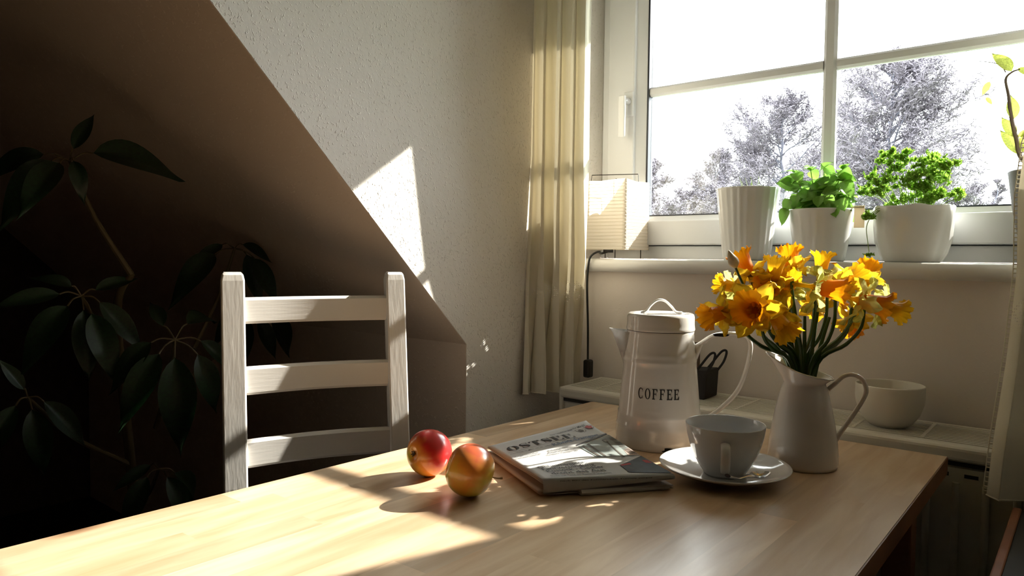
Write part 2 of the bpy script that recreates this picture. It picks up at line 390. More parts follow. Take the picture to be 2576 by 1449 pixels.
# window: outer frame, sash, panes, bars
win = root('window_1', (-.52, 1.81, 1.075), kind='structure')
def ring(name, x0, x1, z0, z1, wl, wr, wb, wt, y0, y1, m, par, bev=.003):
    for nm, a_, b_ in (('l', (x0, y0, z0), (x0+wl, y1, z1)), ('r', (x1-wr, y0, z0), (x1, y1, z1)),
                       ('b', (x0+wl, y0, z0), (x1-wr, y1, z0+wb)), ('t', (x0+wl, y0, z1-wt), (x1-wr, y1, z1))):
        bm = bmesh.new(); box(bm, a_, b_); bevel(bm, bev); obj(name, bm, m, par)
ring('frame_bar', -1.144, .279, 1.0755, 1.989, .0235, .0235, .0365, .0365, 1.81, 1.90, 'frame', win)
ring('gap_seal', -1.1225, .258, 1.110, 1.954, .004, .004, .004, .004, 1.825, 1.86, 'seal', win, .0005)
ring('sash_bar', -1.118, .254, 1.1145, 1.95, .087, .087, .068, .068, 1.795, 1.87, 'frame', win, .004)
# glazing bead, sloped
GX0, GX1, GZ0, GZ1 = -1.005, .141, 1.196, 1.868
bm = bmesh.new()
o = [(-1.032, 1.181), (.168, 1.181), (.168, 1.883), (-1.032, 1.883)]; i_ = [(GX0, GZ0), (GX1, GZ0), (GX1, GZ1), (GX0, GZ1)]
for k in range(4):
    j = (k+1) % 4
    fr = [(o[k], 1.806), (o[j], 1.806), (i_[j], 1.822), (i_[k], 1.822)]
    bk = [(o[k], 1.86), (o[j], 1.86), (i_[j], 1.86), (i_[k], 1.86)]
    f_ = [bm.verts.new((p[0], y, p[1])) for p, y in fr]; g_ = [bm.verts.new((p[0], y, p[1])) for p, y in bk]
    bm.faces.new(f_); bm.faces.new(g_[::-1])
    for q in range(4): bm.faces.new((f_[q], f_[(q+1) % 4], g_[(q+1) % 4], g_[q]))
obj('glazing_bead', bm, 'frame', win)
ring('glass_seal', -1.0045, .1405, 1.1965, 1.8675, .005, .005, .003, .003, 1.8225, 1.850, 'seal', win, .0003)
MX, MZ = -.5165, 1.548
for (x0, x1) in ((-.9995, MX-.0005), (MX+.0005, .1355)):
    for (z0, z1) in ((1.1998, MZ-.0005), (MZ+.0005, 1.8642)):
        bm = bmesh.new(); box(bm, (x0, 1.838, z0), (x1, 1.842, z1)); obj('pane', bm, 'glass', win)
for vert in (1, 0):
  hw = .0155 if vert else .0130
  for L0, L1 in (((1.1995, 1.8645),) if vert else ((-.9995, MX-.0156), (MX+.0156, .1355))):
    bm = bmesh.new()
    for side in (0, 1):
        pr = [(-hw, 0), (-hw, .004), (-hw*.55, .010), (hw*.55, .010), (hw, .004), (hw, 0)]
        A = []; B = []
        for (q, d_) in pr:
            y = (1.8378-d_) if side == 0 else (1.8422+d_)
            if vert: A.append(bm.verts.new((MX+q, y, L0))); B.append(bm.verts.new((MX+q, y, L1)))
            else: A.append(bm.verts.new((L0, y, MZ+q))); B.append(bm.verts.new((L1, y, MZ+q)))
        for q in range(len(pr)): j = (q+1) % len(pr); bm.faces.new((A[q], A[j], B[j], B[q]))
        bm.faces.new(A); bm.faces.new(B[::-1])
    obj('glazing_bar', bm, 'frame', win)
# handle
bm = bmesh.new(); box(bm, (-1.060, 1.786, 1.478), (-1.030, 1.7955, 1.548)); bevel(bm, .003); hb = obj('handle_plate', bm, 'frame', win)
bm = bmesh.new(); tube(bm, [V((-1.045, 1.788, 1.520)), V((-1.045, 1.760, 1.520))], .0095, 14); obj('handle_neck', bm, 'porcelain', win, smooth=True)
bm = bmesh.new(); box(bm, (-1.056, 1.748, 1.415), (-1.035, 1.760, 1.532)); bevel(bm, .004, 3); obj('handle_lever', bm, 'frame', win)

# ------------------------------------------------------------------ outdoors
boxobj('ground', (-60, 2.2, -3.2), (80, 120, -3.0), 'grass', kind='structure')
def tree(name, base, H, span, label, seed, nprim=34, lean=0, twk=1.0, r0=.16, low=.12, flat=.25):
    rr = random.Random(seed); base = V(base)
    nprim = int(nprim*1.35)
    t = root(name, base, label, 'tree', 'bare winter trees beyond the window')
    bt = bmesh.new(); pts = []
    p = base.copy(); n = 14
    for i in range(n+1):
        f = i/n; pts.append(base+V((lean*f*f+rr.uniform(-.06, .06)*f*2, 0, H*f)))
    tube(bt, pts, [r0*(1-.93*i/n)+.012 for i in range(n+1)], 7)
    tw = bmesh.new(); br = bmesh.new()
    def pos(f): k = min(int(f*n), n-1); return pts[k].lerp(pts[k+1], f*n-k)
    def fine(q, d, L, depth):
        m = 3
        for _ in range(m):
            dd = (d+V((rr.uniform(-1, 1), rr.uniform(-1, 1), rr.uniform(-.35, .75)))*.75).normalized()
            e1 = q+dd*L*rr.uniform(.5, 1); e2 = e1+(dd+V((rr.uniform(-.5, .5), rr.uniform(-.5, .5), rr.uniform(-.2, .6)))).normalized()*L*.6
            tube(tw, [q, e1, e2], [.014*twk, .011*twk, .008*twk], 3, cap=False)
            for z in (e1, e2):
                for _k in range(3):
                    e3 = z+V((rr.uniform(-1, 1), rr.uniform(-1, 1), rr.uniform(-.6, .8)))*L*.32
                    tube(tw, [z, e3], [.011*twk, .020*twk], 3, cap=False)
            if depth: fine(e1, dd, L*.7, depth-1)
    for i in range(nprim):
        f = low+(1-low)*(i+rr.random()*.8)/nprim; f = min(f, .985)
        q = pos(f); a = rr.uniform(0, 2*math.pi)
        shape = math.sin(math.pi*min(1, (1-f)*1.15+.03))**.8
        L = span*shape*rr.uniform(.55, 1.05)
        d = V((math.cos(a), math.sin(a), flat+.55*f+rr.uniform(-.1, .2))).normalized()
        path = [q]; m = 6
        for k in range(m):
            d = (d+V((rr.uniform(-.25, .25), rr.uniform(-.25, .25), rr.uniform(-.12, .20)))).normalized()
            q = q+d*L/m; path.append(q.copy())
            if k >= 1:
                fine(q, d, L*.20+.12, 1)
        tube(br, path, [r0*.30*(1-f*.6)+.010, .010], 4, cap=False)
    obj('trunk', bt, 'tree', t, smooth=True)
    obj('branches', br, 'tree', t, kind='stuff')
    obj('twigs', tw, 'twig', t, kind='stuff')
    return t
def gpos(px, d, z=-3.0):
    p = at(px, 650, d); return (p.x, p.y, z)
tree('bare_tree', gpos(2212, 24), 3.0+1.08+6.20, 2.90, 'tallest bare tree, dark straight trunk right of the vertical window bar', 3, 46, .25, low=.34, r0=.20)
tree('bare_tree', gpos(1966, 31), 3.0+1.08+6.45, 3.10, 'rounded bare tree seen between the ribbed pot and the vertical window bar', 5, 40, -.1, low=.34, r0=.16)
tree('bare_tree', gpos(2095, 39), 3.0+1.08+5.71, 3.20, 'lower bare tree crown partly hidden behind the vertical window bar', 15, 26, .1, low=.36, r0=.12)
tree('bare_tree', gpos(1785, 25), 3.0+1.08+3.44, 1.35, 'small bare tree left of the ribbed white pot', 8, 22, .1, low=.38, r0=.09)
tree('bare_tree', gpos(1868, 38), 3.0+1.08+6.08, 2.13, 'dense low bare tree above the ribbed white pot', 9, 24, .1, low=.38, r0=.09)
tree('bare_tree', gpos(2498, 30), 3.0+1.08+3.3, .42, 'thin far-off sapling between the parsley and the taupe pot', 11, 14, 0, low=.5, r0=.05, twk=.8)
tree('bare_tree', gpos(2395, 27), 3.0+1.08+3.72, 1.24, 'low bare tree showing behind the right side of the parsley', 12, 16, 0, low=.4, r0=.06)
t = tree('bare_shrub', gpos(1640, 19), 3.0+1.08+2.25, 1.30, 'sparse bare shrub behind the right side of the paper lamp', 13, 18, 0, low=.4, r0=.05)
t['category'] = 'shrub'
t = tree('bare_shrub', gpos(1728, 23), 3.0+1.08+1.92, 1.10, 'low dense bare shrub just above the window frame beside the lamp', 14, 20, 0, low=.5, r0=.05)
t['category'] = 'shrub'
# long house behind the trees
h0 = at(1900, 650, 46); h1 = at(2600, 650, 46)
hd = (h1-h0); hd.z = 0; hl = hd.length; hd.normalize(); hn = V((-hd.y, hd.x, 0))
house = root('house', (h0.x, h0.y, -3), 'low long house with slate-blue roof far behind the bare trees', 'house')
b0 = V((h0.x, h0.y, -3))
bm = bmesh.new(); pr = [(0, 0), (0, 4.6), (4, 4.6), (4, 0)]
for s_ in (0,):
    A = [bm.verts.new(b0+hn*a_+V((0, 0, z_))) for a_, z_ in pr]; B = [bm.verts.new(b0+hd*hl+hn*a_+V((0, 0, z_))) for a_, z_ in pr]
    for q in range(4): j = (q+1) % 4; bm.faces.new((A[q], A[j], B[j], B[q]))
    bm.faces.new(A); bm.faces.new(B[::-1])
obj('walls', bm, 'brick', house)
bm = bmesh.new(); pr = [(-.4, 4.6), (2, 7.55), (4.4, 4.6)]
A = [bm.verts.new(b0-hd*.4+hn*a_+V((0, 0, z_))) for a_, z_ in pr]; B = [bm.verts.new(b0+hd*(hl+.4)+hn*a_+V((0, 0, z_))) for a_, z_ in pr]
for q in range(3): j = (q+1) % 3; bm.faces.new((A[q], A[j], B[j], B[q]))
bm.faces.new(A); bm.faces.new(B[::-1])
obj('roof', bm, 'roof', house)

# ------------------------------------------------------------------ radiator
rad = root('radiator', (-.3, 1.54, .08), 'cream panel radiator with slotted top grille under the window', 'radiator')
RX0, RX1, RY0, RY1, RZ = -1.03, .30, 1.445, 1.64, .756
bm = bmesh.new(); box(bm, (RX0+.006, RY0+.012, .10), (RX1-.006, RY0+.030, .722)); bevel(bm, .006); obj('front_panel', bm, 'radiator', rad)
bm = bmesh.new(); box(bm, (RX0, RY0, .728), (RX1, RY0+.036, RZ)); bevel(bm, .008, 3); obj('top_rail', bm, 'radiator', rad)
bm = bmesh.new(); box(bm, (RX0+.004, RY0+.008, .720), (RX1-.004, RY0+.03, .7275)); obj('shadow_gap', bm, 'dark_gap', rad)
bm = bmesh.new(); box(bm, (RX0, RY1-.012, .728), (RX1, RY1, RZ)); bevel(bm, .004); obj('rear_rail', bm, 'radiator', rad)
for x in (RX0, RX1-.010):
    bm = bmesh.new(); box(bm, (x, RY0+.002, .12), (x+.010, RY1, RZ-.001)); bevel(bm, .003); obj('end_panel', bm, 'radiator', rad)
ys = RY0+.040; n = 11; pitch = (RY1-.014-ys)/n
bm = bmesh.new(); box(bm, (RX0+.012, ys, RZ-.004), (RX1-.012, ys+pitch*.58, RZ-.001)); sl = obj('slat', bm, 'radiator', rad)
for k in range(1, n):
    s2 = sl.copy(); COL.objects.link(s2); s2.parent = rad; s2.location = (0, pitch*k, 0)
bm = bmesh.new(); box(bm, (RX0+.08, ys-.003, RZ-.0045), (RX0+.086, RY1-.013, RZ-.0005)); cb = obj('cross_bar', bm, 'radiator', rad)
for k in range(1, 11):
    s2 = cb.copy(); COL.objects.link(s2); s2.parent = rad; s2.location = (k*.118, 0, 0)
bm = bmesh.new(); box(bm, (RX0+.01, RY0+.05, .15), (RX1-.01, RY1-.03, .715)); obj('convector_core', bm, 'dark_gap', rad)
for k in range(29):
    x = RX0+.05+k*.0445
    if x > RX1-.04: break
    bm = bmesh.new(); tube(bm, [V((x, RY0+.012, .16)), V((x, RY0+.012, .690))], .006, 8); obj('rib', bm, 'radiator', rad, smooth=True)
    bm = bmesh.new(); box(bm, (x+.0120, RY0+.0112, .700), (x+.0330, RY0+.0125, .7065)); obj('slot', bm, 'dark_gap', rad)
for x in (-.9, .15):
    bm = bmesh.new(); box(bm, (x, RY0+.05, 0), (x+.03, RY0+.11, .2)); obj('foot', bm, 'radiator', rad)

# ------------------------------------------------------------------ table
TZ = .74
def xl(y): return -.956+.049*(y-.251)/1.159
def xr(y): return -.190
def yf(u): return 1.410+.018*u      # far edge
table = root('dining_table', (-.56, .65, 0), 'birch dining table of glued staves carrying the breakfast things', 'table')
top = root('tabletop', (0, 0, 0)); top.parent = table; top.matrix_parent_inverse = Matrix.Identity(4)
top.location = (0, 0, .72)
def tpt(u, y, z): x0 = xl(y); return V((x0+(xr(y)-x0)*u, y+.018*u, z))
NR = 15; r2 = random.Random(21); YN = -.15
for i in range(NR):
    u0, u1 = i/NR, (i+1)/NR; y = YN; first = True
    while y < 1.41-1e-6:
        L = r2.uniform(.25, .62)*(.5 if first else 1); first = False
        y1 = y+L
        if y1 > 1.41-.10: y1 = 1.41
        bm = bmesh.new(); lo = [tpt(u0, y, TZ-.030), tpt(u1, y, TZ-.030), tpt(u1, y1, TZ-.030), tpt(u0, y1, TZ-.030)]
        A = [bm.verts.new(p) for p in lo]; B = [bm.verts.new(p+V((0, 0, .030))) for p in lo]
        bm.faces.new(A[::-1]); bm.faces.new(B)
        for q in range(4): j = (q+1) % 4; bm.faces.new((A[q], A[j], B[j], B[q]))
        obj('stave', bm, 'wood', top)
        y = y1
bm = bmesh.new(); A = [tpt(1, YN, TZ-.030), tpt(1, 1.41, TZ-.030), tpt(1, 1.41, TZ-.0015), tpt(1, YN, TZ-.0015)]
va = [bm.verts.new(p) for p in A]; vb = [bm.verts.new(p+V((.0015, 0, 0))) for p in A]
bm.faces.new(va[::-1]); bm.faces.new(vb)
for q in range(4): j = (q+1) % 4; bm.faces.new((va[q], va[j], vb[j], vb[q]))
obj('shaded_edge_strip', bm, 'wood_edge', table)  # added strip: the edge's shade is put into its dark red-brown
for (x0, y0, x1, y1, nm) in ((-.86, 1.335, -.25, 1.355, 'apron'), (-.250, -.05, -.232, 1.355, 'apron'), (-.87, -.05, -.852, 1.355, 'apron'), (-.86, -.07, -.25, -.05, 'apron')):
    bm = bmesh.new(); box(bm, (x0, y0, .63), (x1, y1, .7095)); obj(nm, bm, 'wood_edge', table)
for (x, y) in ((-.885, 1.32), (-.267, 1.32), (-.885, -.08), (-.267, -.08)):
    bm = bmesh.new(); box(bm, (x, y, 0), (x+.045, y+.045, .7095)); bevel(bm, .003); obj('leg', bm, 'wood_edge', table)

# ------------------------------------------------------------------ ladder-back chair
cd = V((.435, .900, 0)).normalized(); cn = V((cd.y, -cd.x, 0)); Z = V((0, 0, 1))
P1 = V((-1.217, .686, 0)); P2 = V((-1.0865, .956, 0))
chair = root('dining_chair', (P1+P2)/2, 'white-painted wooden ladder-back chair at the left side of the table', 'chair')
def post(P, hw, ht):
    bm = bmesh.new(); rings = []
    for z, off in ((0, .02), (.45, .055), (.66, .040), (.80, .022), (.95, .004), (1.030, -.006), (1.040, -.007), (1.045, -.008)):
        k = 1 if z < 1.035 else (.90 if z < 1.043 else .72)
        c = P+cn*off+Z*z
        rings.append([bm.verts.new(c+cd*hw*k*i+cn*ht*k*j) for i, j in ((-1, -1), (1, -1), (1, 1), (-1, 1))])
    for a, b in zip(rings, rings[1:]):
        for q in range(4): bm.faces.new((a[q], a[(q+1) % 4], b[(q+1) % 4], b[q]))
    bm.faces.new(rings[0][::-1]); bm.faces.new(rings[-1])
    ed = [e for e in bm.edges if abs((e.verts[0].co-e.verts[1].co).normalized().z) > .9]
    bmesh.ops.recalc_face_normals(bm, faces=bm.faces)
    bmesh.ops.bevel(bm, geom=ed, offset=.003, segments=2, affect='EDGES', profile=.5)
    return obj('back_post', bm, 'chair', chair)
post(P1-cd*.003, .0205, .013); post(P2, .0190, .013)
def rail(z0, z1, off):
    bm = bmesh.new(); rings = []; n = 44; A = P1+cd*.012; B = P2-cd*.012
    for i in range(n+1):
        t = i/n; c = A.lerp(B, t)+cn*(off-.016*math.sin(math.pi*t)); h = .0080
        pr = [(-h, z0+.004), (-h, z1-.005), (-h+.005, z1), (h-.005, z1), (h, z1-.005), (h, z0+.005), (h-.005, z0), (-h+.005, z0)]
        rings.append([bm.verts.new(c+cn*a+Z*z) for a, z in pr])
    for a, b in zip(rings, rings[1:]):
        for q in range(8): bm.faces.new((a[q], a[(q+1) % 8], b[(q+1) % 8], b[q]))
    bm.faces.new(rings[0][::-1]); bm.faces.new(rings[-1])
    obj('back_rail', bm, 'chair_rail', chair)
rail(.950, .9985, .000); rail(.8205, .8725, .015); rail(.690, .7415, .031)
bm = bmesh.new(); c = (P1+P2)/2+cn*.215+Z*.45; obox(bm, c, cd, .175, cn, .16, Z, .012); bevel(bm, .005); obj('seat', bm, 'chair', chair)
for P in (P1, P2):
    bm = bmesh.new(); obox(bm, P+cn*.345+Z*.219, cd, .018, cn, .018, Z, .219); bevel(bm, .003); obj('leg', bm, 'chair', chair)
    bm = bmesh.new(); obox(bm, P+cn*.19+Z*.16, cn, .14, cd, .009, Z, .014); obj('stretcher', bm, 'chair', chair)

# ------------------------------------------------------------------ curtains
def curtain(name, A, B, A2, B2, ztop, zbot, nf, amp, label, seed, nu=150, nv=60, lean=None):
    rr = random.Random(seed); bm = bmesh.new(); uvl = bm.loops.layers.uv.new('UVMap')
    fa = A if callable(A) else None; fb = B if callable(B) else None
    if not fa: A, B, A2, B2 = map(V, (A, B, A2, B2))
    g = []
    ph = [rr.uniform(-.5, .5) for _ in range(nf+2)]; am = [rr.uniform(.6, 1.25) for _ in range(nf+2)]
    for j in range(nv+1):
        t = j/nv; z = ztop+(zbot-ztop)*t; row = []
        tt = max(0, (t-.35)/.65)**1.3 if lean is None else lean(z)
        a = fa(z) if fa else A.lerp(A2, tt); b = fb(z) if fa else B.lerp(B2, tt); d = (b-a); n_ = V((d.y, -d.x, 0)).normalized(); L = d.length
        for i in range(nu+1):
            s = i/nu; q = s*nf; k = int(q)
            y = math.sin(2*math.pi*(q+.12*math.sin(t*3+ph[k % len(ph)])))
            y = math.copysign(abs(y)**.8, y)*amp*am[k % len(am)]*(.75+.5*t)
            sh = .30*L/nf*math.sin(4*math.pi*q+ph[0])*.5
            p = a+d*s+d.normalized()*sh*min(1, s*8)*min(1, (1-s)*8)+n_*y
            p += n_*.004*noise.noise(V((s*9, t*5, seed)))
            v = bm.verts.new((p.x, p.y, z+.004*noise.noise(V((s*6, 1.3, seed))) if j == nv else z)); row.append(v)
        g.append(row)
    for j in range(nv):
        for i in range(nu):
            f = bm.faces.new((g[j][i], g[j+1][i], g[j+1][i+1], g[j][i+1]))
            for l, (ii, jj) in zip(f.loops, ((i, j), (i, j+1), (i+1, j+1), (i+1, j))):
                l[uvl].uv = (ii/nu*L*2.4, ztop+(zbot-ztop)*jj/nv)
    pass
    return bm, g
def make_curtain(name, label, **k):
    bm, g = curtain(name, label=label, **k)
    edge = [v.co.copy() for v in [r[-1] if k.get('hem_side', 1) else r[0] for r in g]] if False else [r[-1].co.copy() for r in g]
    edge0 = [r[0].co.copy() for r in g]
    bot = [v.co.copy() for v in g[-1]]
    c = root(name, (bot[0].x, bot[0].y, k['zbot']), label, 'curtain')
    me_bm = bm
    off = c.location
    bmesh.ops.translate(bm, verts=bm.verts, vec=-off)
    me = bpy.data.meshes.new('cloth'); bm.to_mesh(me); bm.free()
    for p in me.polygons: p.use_smooth = True
    me.materials.append(MW['curtain']); o = bpy.data.objects.new('cloth', me); COL.objects.link(o); o.parent = c
    b2 = bmesh.new(); tube(b2, bot[::3], .0016, 5); obj('hem', b2, 'curtain', c, smooth=True)
    return c, edge, edge0
def keyed(z, k):
    for (z1, *p1), (z0, *p0) in zip(k, k[1:]):
        if z >= z0: f = (z-z0)/(z1-z0); return V((p0[0]+(p1[0]-p0[0])*f, p0[1]+(p1[1]-p0[1])*f, 0))
    return V((p0[0], p0[1], 0))
LA = [(2.14, -1.1443, 1.485), (1.34, -1.1443, 1.480), (1.0, -1.1440, 1.455), (.80, -1.134, 1.43), (.72, -1.132, 1.425)]
LB = [(2.14, -.953, 1.447), (1.57, -.953, 1.447), (1.30, -.966, 1.466), (1.08, -.990, 1.505), (.80, -1.056, 1.575), (.72, -1.058, 1.58)]
make_curtain('curtain', 'cream curtain with openwork band hanging left of the window', A=lambda z: keyed(z, LA), B=lambda z: keyed(z, LB),
             A2=None, B2=None, ztop=2.14, zbot=.727, nf=4, amp=.020, seed=3, lean=lambda z: 0)
RE = [(2.14, .10, 1.60), (1.53, -.040, 1.597), (1.38, -.082, 1.595), (1.30, -.108, 1.592), (1.20, -.116, 1.590), (1.063, -.112, 1.580), (.91, -.116, 1.500), (.78, -.124, 1.425), (.68, -.130, 1.412)]
c2, e1, e0 = make_curtain('curtain', 'cream curtain with laddered edge hanging at the right end of the sill', A=lambda z: keyed(z, RE),
             B=lambda z: keyed(z, RE)+V((.30, -.01, 0)), A2=None, B2=None, ztop=2.14, zbot=.69, nf=4, amp=.012, seed=9, lean=lambda z: 0)
bm = bmesh.new()
for k in range(0, len(e0)-1):
    for f_ in (.1, .43, .76):
        p = e0[k].lerp(e0[k+1], f_); tube(bm, [p, p+V((-.005, 0, 0))], .0012, 5)
tube(bm, [p+V((-.005, 0, 0)) for p in e0], .0010, 5)
obj('laddered_edge', bm, 'curtain', c2)
bm = bmesh.new(); tube(bm, [V((XC+.004, 1.46, 2.16)), V((XR-.004, 1.56, 2.16))], .009, 10); rod = obj('curtain_rod', bm, 'steel', smooth=True)
tag(rod, 'thin metal curtain rod across the top of the dormer', 'curtain rod')

# ------------------------------------------------------------------ paper lamp
lamp = root('paper_lamp', (-1.05, 1.73, 1.0752), 'square pleated rice-paper lamp on wire legs at the left end of the sill', 'lamp')
lc = V((-1.050, 1.728, 0)); hs_ = .073; ang = math.radians(3)
def lp(a, b, z):
    q = V((a*math.cos(ang)-b*math.sin(ang), a*math.sin(ang)+b*math.cos(ang), 0)); return lc+q+V((0, 0, z))
bm = bmesh.new(); nz = 60; per = []
m_ = 14
for sgn in range(4):
    for i in range(m_):
        t = -1+2*i/m_
        per.append({0: (t, -1), 1: (1, t), 2: (-t, 1), 3: (-1, -t)}[sgn])
rings = []
for j in range(nz+1):
    z = 1.100+.186*j/nz; row = []
    for i, (a, b) in enumerate(per):
        saw = abs(((j/3.0) % 1)-.5)*2
        k = hs_-.0016*saw-.0008*noise.noise(V((a*3, b*3, j*.4)))
        zz = z+.0012*noise.noise(V((a*2.5, b*2.5, j*.3)))+(.003*(abs(a*b)) if j == nz else 0)
        row.append(bm.verts.new(lp(a*k, b*k, zz)))
    rings.append(row)
for a, b in zip(rings, rings[1:]):
    for i in range(len(per)): bm.faces.new((a[i], a[(i+1) % len(per)], b[(i+1) % len(per)], b[i]))
obj('lamp_shade', bm, 'paper', lamp, smooth='all')
for j in range(20):
    z = 1.100+.186*(j*3)/nz; z = max(z, 1.1005)
    k = hs_+.0003
    bm = bmesh.new(); pts = [lp(a*k, b*k, z+.0012*noise.noise(V((a*2.5, b*2.5, j*.9)))) for a, b in ((-1, -1), (1, -1), (1, 1), (-1, 1), (-1, -1))]
    tube(bm, pts, .0006, 4); obj('shade_rib', bm, 'label', lamp)
bm = bmesh.new()
for (a, b) in ((-.8, -.8), (.55, -.9), (.75, .8), (-.8, .8)):
    tube(bm, [lp(a*hs_, b*hs_, 1.0765), lp(a*hs_, b*hs_, 1.29)], .0013, 6)
tube(bm, [lp(-.8*hs_, -.8*hs_, 1.12), lp(.55*hs_, -.9*hs_, 1.12), lp(.75*hs_, .8*hs_, 1.12), lp(-.8*hs_, .8*hs_, 1.12), lp(-.8*hs_, -.8*hs_, 1.12)], .0013, 6)
obj('wire_frame', bm, 'wire', lamp)
bm = bmesh.new()
tube(bm, [lp(-.085, .01, 1.275), lp(-.078, .01, 1.313), lp(.057, .03, 1.310), lp(.060, .03, 1.27)], .0013, 6); obj('wire_handle', bm, 'wire', lamp)
bm = bmesh.new(); tube(bm, [lp(.0, -.03, 1.092), lp(.0, -.03, 1.150)], .014, 14); obj('socket', bm, 'black', lamp, smooth=True)
bm = bmesh.new(); lathe(bm, [(.002, 0), (.012, .01), (.022, .035), (.024, .05), (.016, .068), (.003, .074)], lp(0, -.03, 1.15), 20); obj('bulb', bm, 'porcelain', lamp, smooth=True)
bm = bmesh.new()
cpath = smooth_path([lp(.0, -.03, 1.095), lp(-.008, -.055, 1.089), V((-1.045, 1.640, 1.0935)), V((-1.054, 1.618, 1.080)), V((-1.058, 1.613, 1.050)), V((-1.061, 1.614, 1.0)), V((-1.062, 1.622, .9)), V((-1.056, 1.615, .83)), V((-1.050, 1.606, .80))], 6)
tube(bm, cpath, .0030, 8); obj('power_cord', bm, 'cable', lamp, smooth=True)
bm = bmesh.new(); obox(bm, (-1.047, 1.604, .7805), V((1, 0, 0)), .010, V((0, 1, 0)), .012, V((0, 0, 1)), .024); bevel(bm, .005); obj('plug', bm, 'cable', lamp)

# ------------------------------------------------------------------ pots and herbs on the sill
SZ = 1.0753; SY = 1.722
crumple_ref = [0]
def pot(name, c, prof, m, label, fn=None, n=64, inner=.004, soil=.02, par=None, pname='pot'):
    t = par or root(name, (c[0], c[1], SZ), label, 'plant pot')
    H = prof[-1][1]; ins = [(r-inner, z) for r, z in prof[::-1] if z > .02]
    bm = bmesh.new(); rg = lathe(bm, prof+ins, (c[0], c[1], SZ), n, fn)
    bm.faces.new(rg[-1]); obj(pname, bm, m, t, smooth='all')
    if soil:
        zs = H-soil; r = prof[-1][0]-inner-.003
        ks = .70 if fn is crumple_ref[0] else 1
        bm = bmesh.new(); lathe(bm, [(r*.93*ks, zs-.02), (r*.97*ks, zs)], (c[0], c[1], SZ), n); bmesh.ops.contextual_create(bm, geom=[v for v in bm.verts if v.co.z > SZ+zs-.001])
        obj('soil', bm, 'soil', t)
    return t
def flute(p, a):
    k = 1+.016*abs(math.sin(a*13))*(-1); return V((p.x*k, p.y*k, p.z))
p1 = (-.668, SY)
t = pot('ribbed_pot', p1, [(.0525, 0), (.055, .002), (.058, .02), (.067, .10), (.0745, .168), (.076, .173), (.0745, .175)], 'pot_white',
        'tall ribbed white pot with a few thin sprouts, first pot right of the lamp', flute, 156)
for k in range(11):
    a = R.uniform(0, 6.28); r = R.uniform(0, .05); b = V((p1[0]+r*math.cos(a)+.01, p1[1]+r*math.sin(a), SZ+.150))
    h = R.uniform(.02, .06)
    bm = bmesh.new(); tube(bm, [b, b+V((R.uniform(-.004, .004), 0, h*.6)), b+V((R.uniform(-.01, .01), 0, h))], [.0009, .0003], 5); obj('sprout', bm, 'pstem', t)

def leafmesh(name, m, L, W, cup=.25, droop=.3, n=6, nw=4, point=1.0, curl=0, seed=0):
    bm = bmesh.new(); g = []
    for i in range(n+1):
        t = i/n; wdt = W*.5*(math.sin(math.pi*t**.8))**point*(1 if t < 1 else 0)+.0004
        row = []
        for j in range(-nw, nw+1):
            s = j/nw; x = s*wdt; y = L*(t-.08*abs(s)*t)
            z = -droop*L*t*t + cup*abs(s)*wdt*1.2*(1 if curl == 0 else math.cos(t*9+s*5))
            if curl: z += curl*L*noise.noise(V((s*3, t*5, seed)))
            row.append(bm.verts.new((x, y, z)))
        g.append(row)
    for a, b in zip(g, g[1:]):
        for q in range(2*nw): bm.faces.new((a[q], a[q+1], b[q+1], b[q]))
    me = bpy.data.meshes.new(name); bm.to_mesh(me); bm.free()
    for p in me.polygons: p.use_smooth = True
    me.materials.append(MW[m]); return me

# basil
p2 = (-.496, SY)
bas = pot('basil_plant', p2, [(.050, 0), (.053, .002), (.056, .02), (.064, .07), (.0695, .113), (.0705, .1165), (.0695, .118)], 'pot_white',
          'bushy basil plant in a smooth white pot below the vertical window bar')
bas['category'] = 'potted plant'
bl = [leafmesh('basil_leaf_shape', 'basil', 1.0, .80, .30, d, point=.62, n=8, nw=3) for d in (.2, .5, .8)]
def addleaf(par, lst, base, d, up, s, rr):
    return inst('leaf', rr.choice(lst), par, orient(base-par.location, d, up, s))
rb = random.Random(4)
tips = [(-.055, .085), (-.060, .060), (-.030, .092), (.002, .098), (.010, .070), (.045, .088), (.052, .060), (.030, .055), (-.015, .060), (-.068, .028), (.058, .025), (.0, .04), (.030, .022), (-.04, .03), (-.02, .035), (.02, .04), (-.055, .045), (.04, .07)]
for i, (dx, h) in enumerate(tips):
    dy = rb.uniform(-.035, .035); b = V((p2[0]+dx*.45, p2[1]+dy*.4, SZ+.098)); tip = V((p2[0]+dx, p2[1]+dy, SZ+.118+h))
    path = smooth_path([b, b.lerp(tip, .5)+V((0, 0, .01)), tip], 4)
    bm = bmesh.new(); tube(bm, path, [.0016, .0011], 6); obj('stem', bm, 'pstem', bas, smooth=True)
    a0 = rb.uniform(0, 6.28)
    for f, s in ((.45, .046), (.74, .048), (1.0, .034)):
        if h < .045 and f < .7: continue
        q = path[min(int(f*8), 8)]; a0 += 1.57
        for k in (0, math.pi):
            d = V((math.cos(a0+k), math.sin(a0+k), rb.uniform(-.7, .45))); addleaf(bas, bl, q, d, V((rb.uniform(-.5, .5), -1.0, rb.uniform(.2, 1.2))), s*rb.uniform(.65, 1.15), rb)
    for k in range(3):
        a = rb.uniform(0, 6.28); addleaf(bas, bl, tip, V((math.cos(a), math.sin(a), .9)), V((math.cos(a), math.sin(a), 0))*-1+Z*.2, rb.uniform(.018, .028), rb)
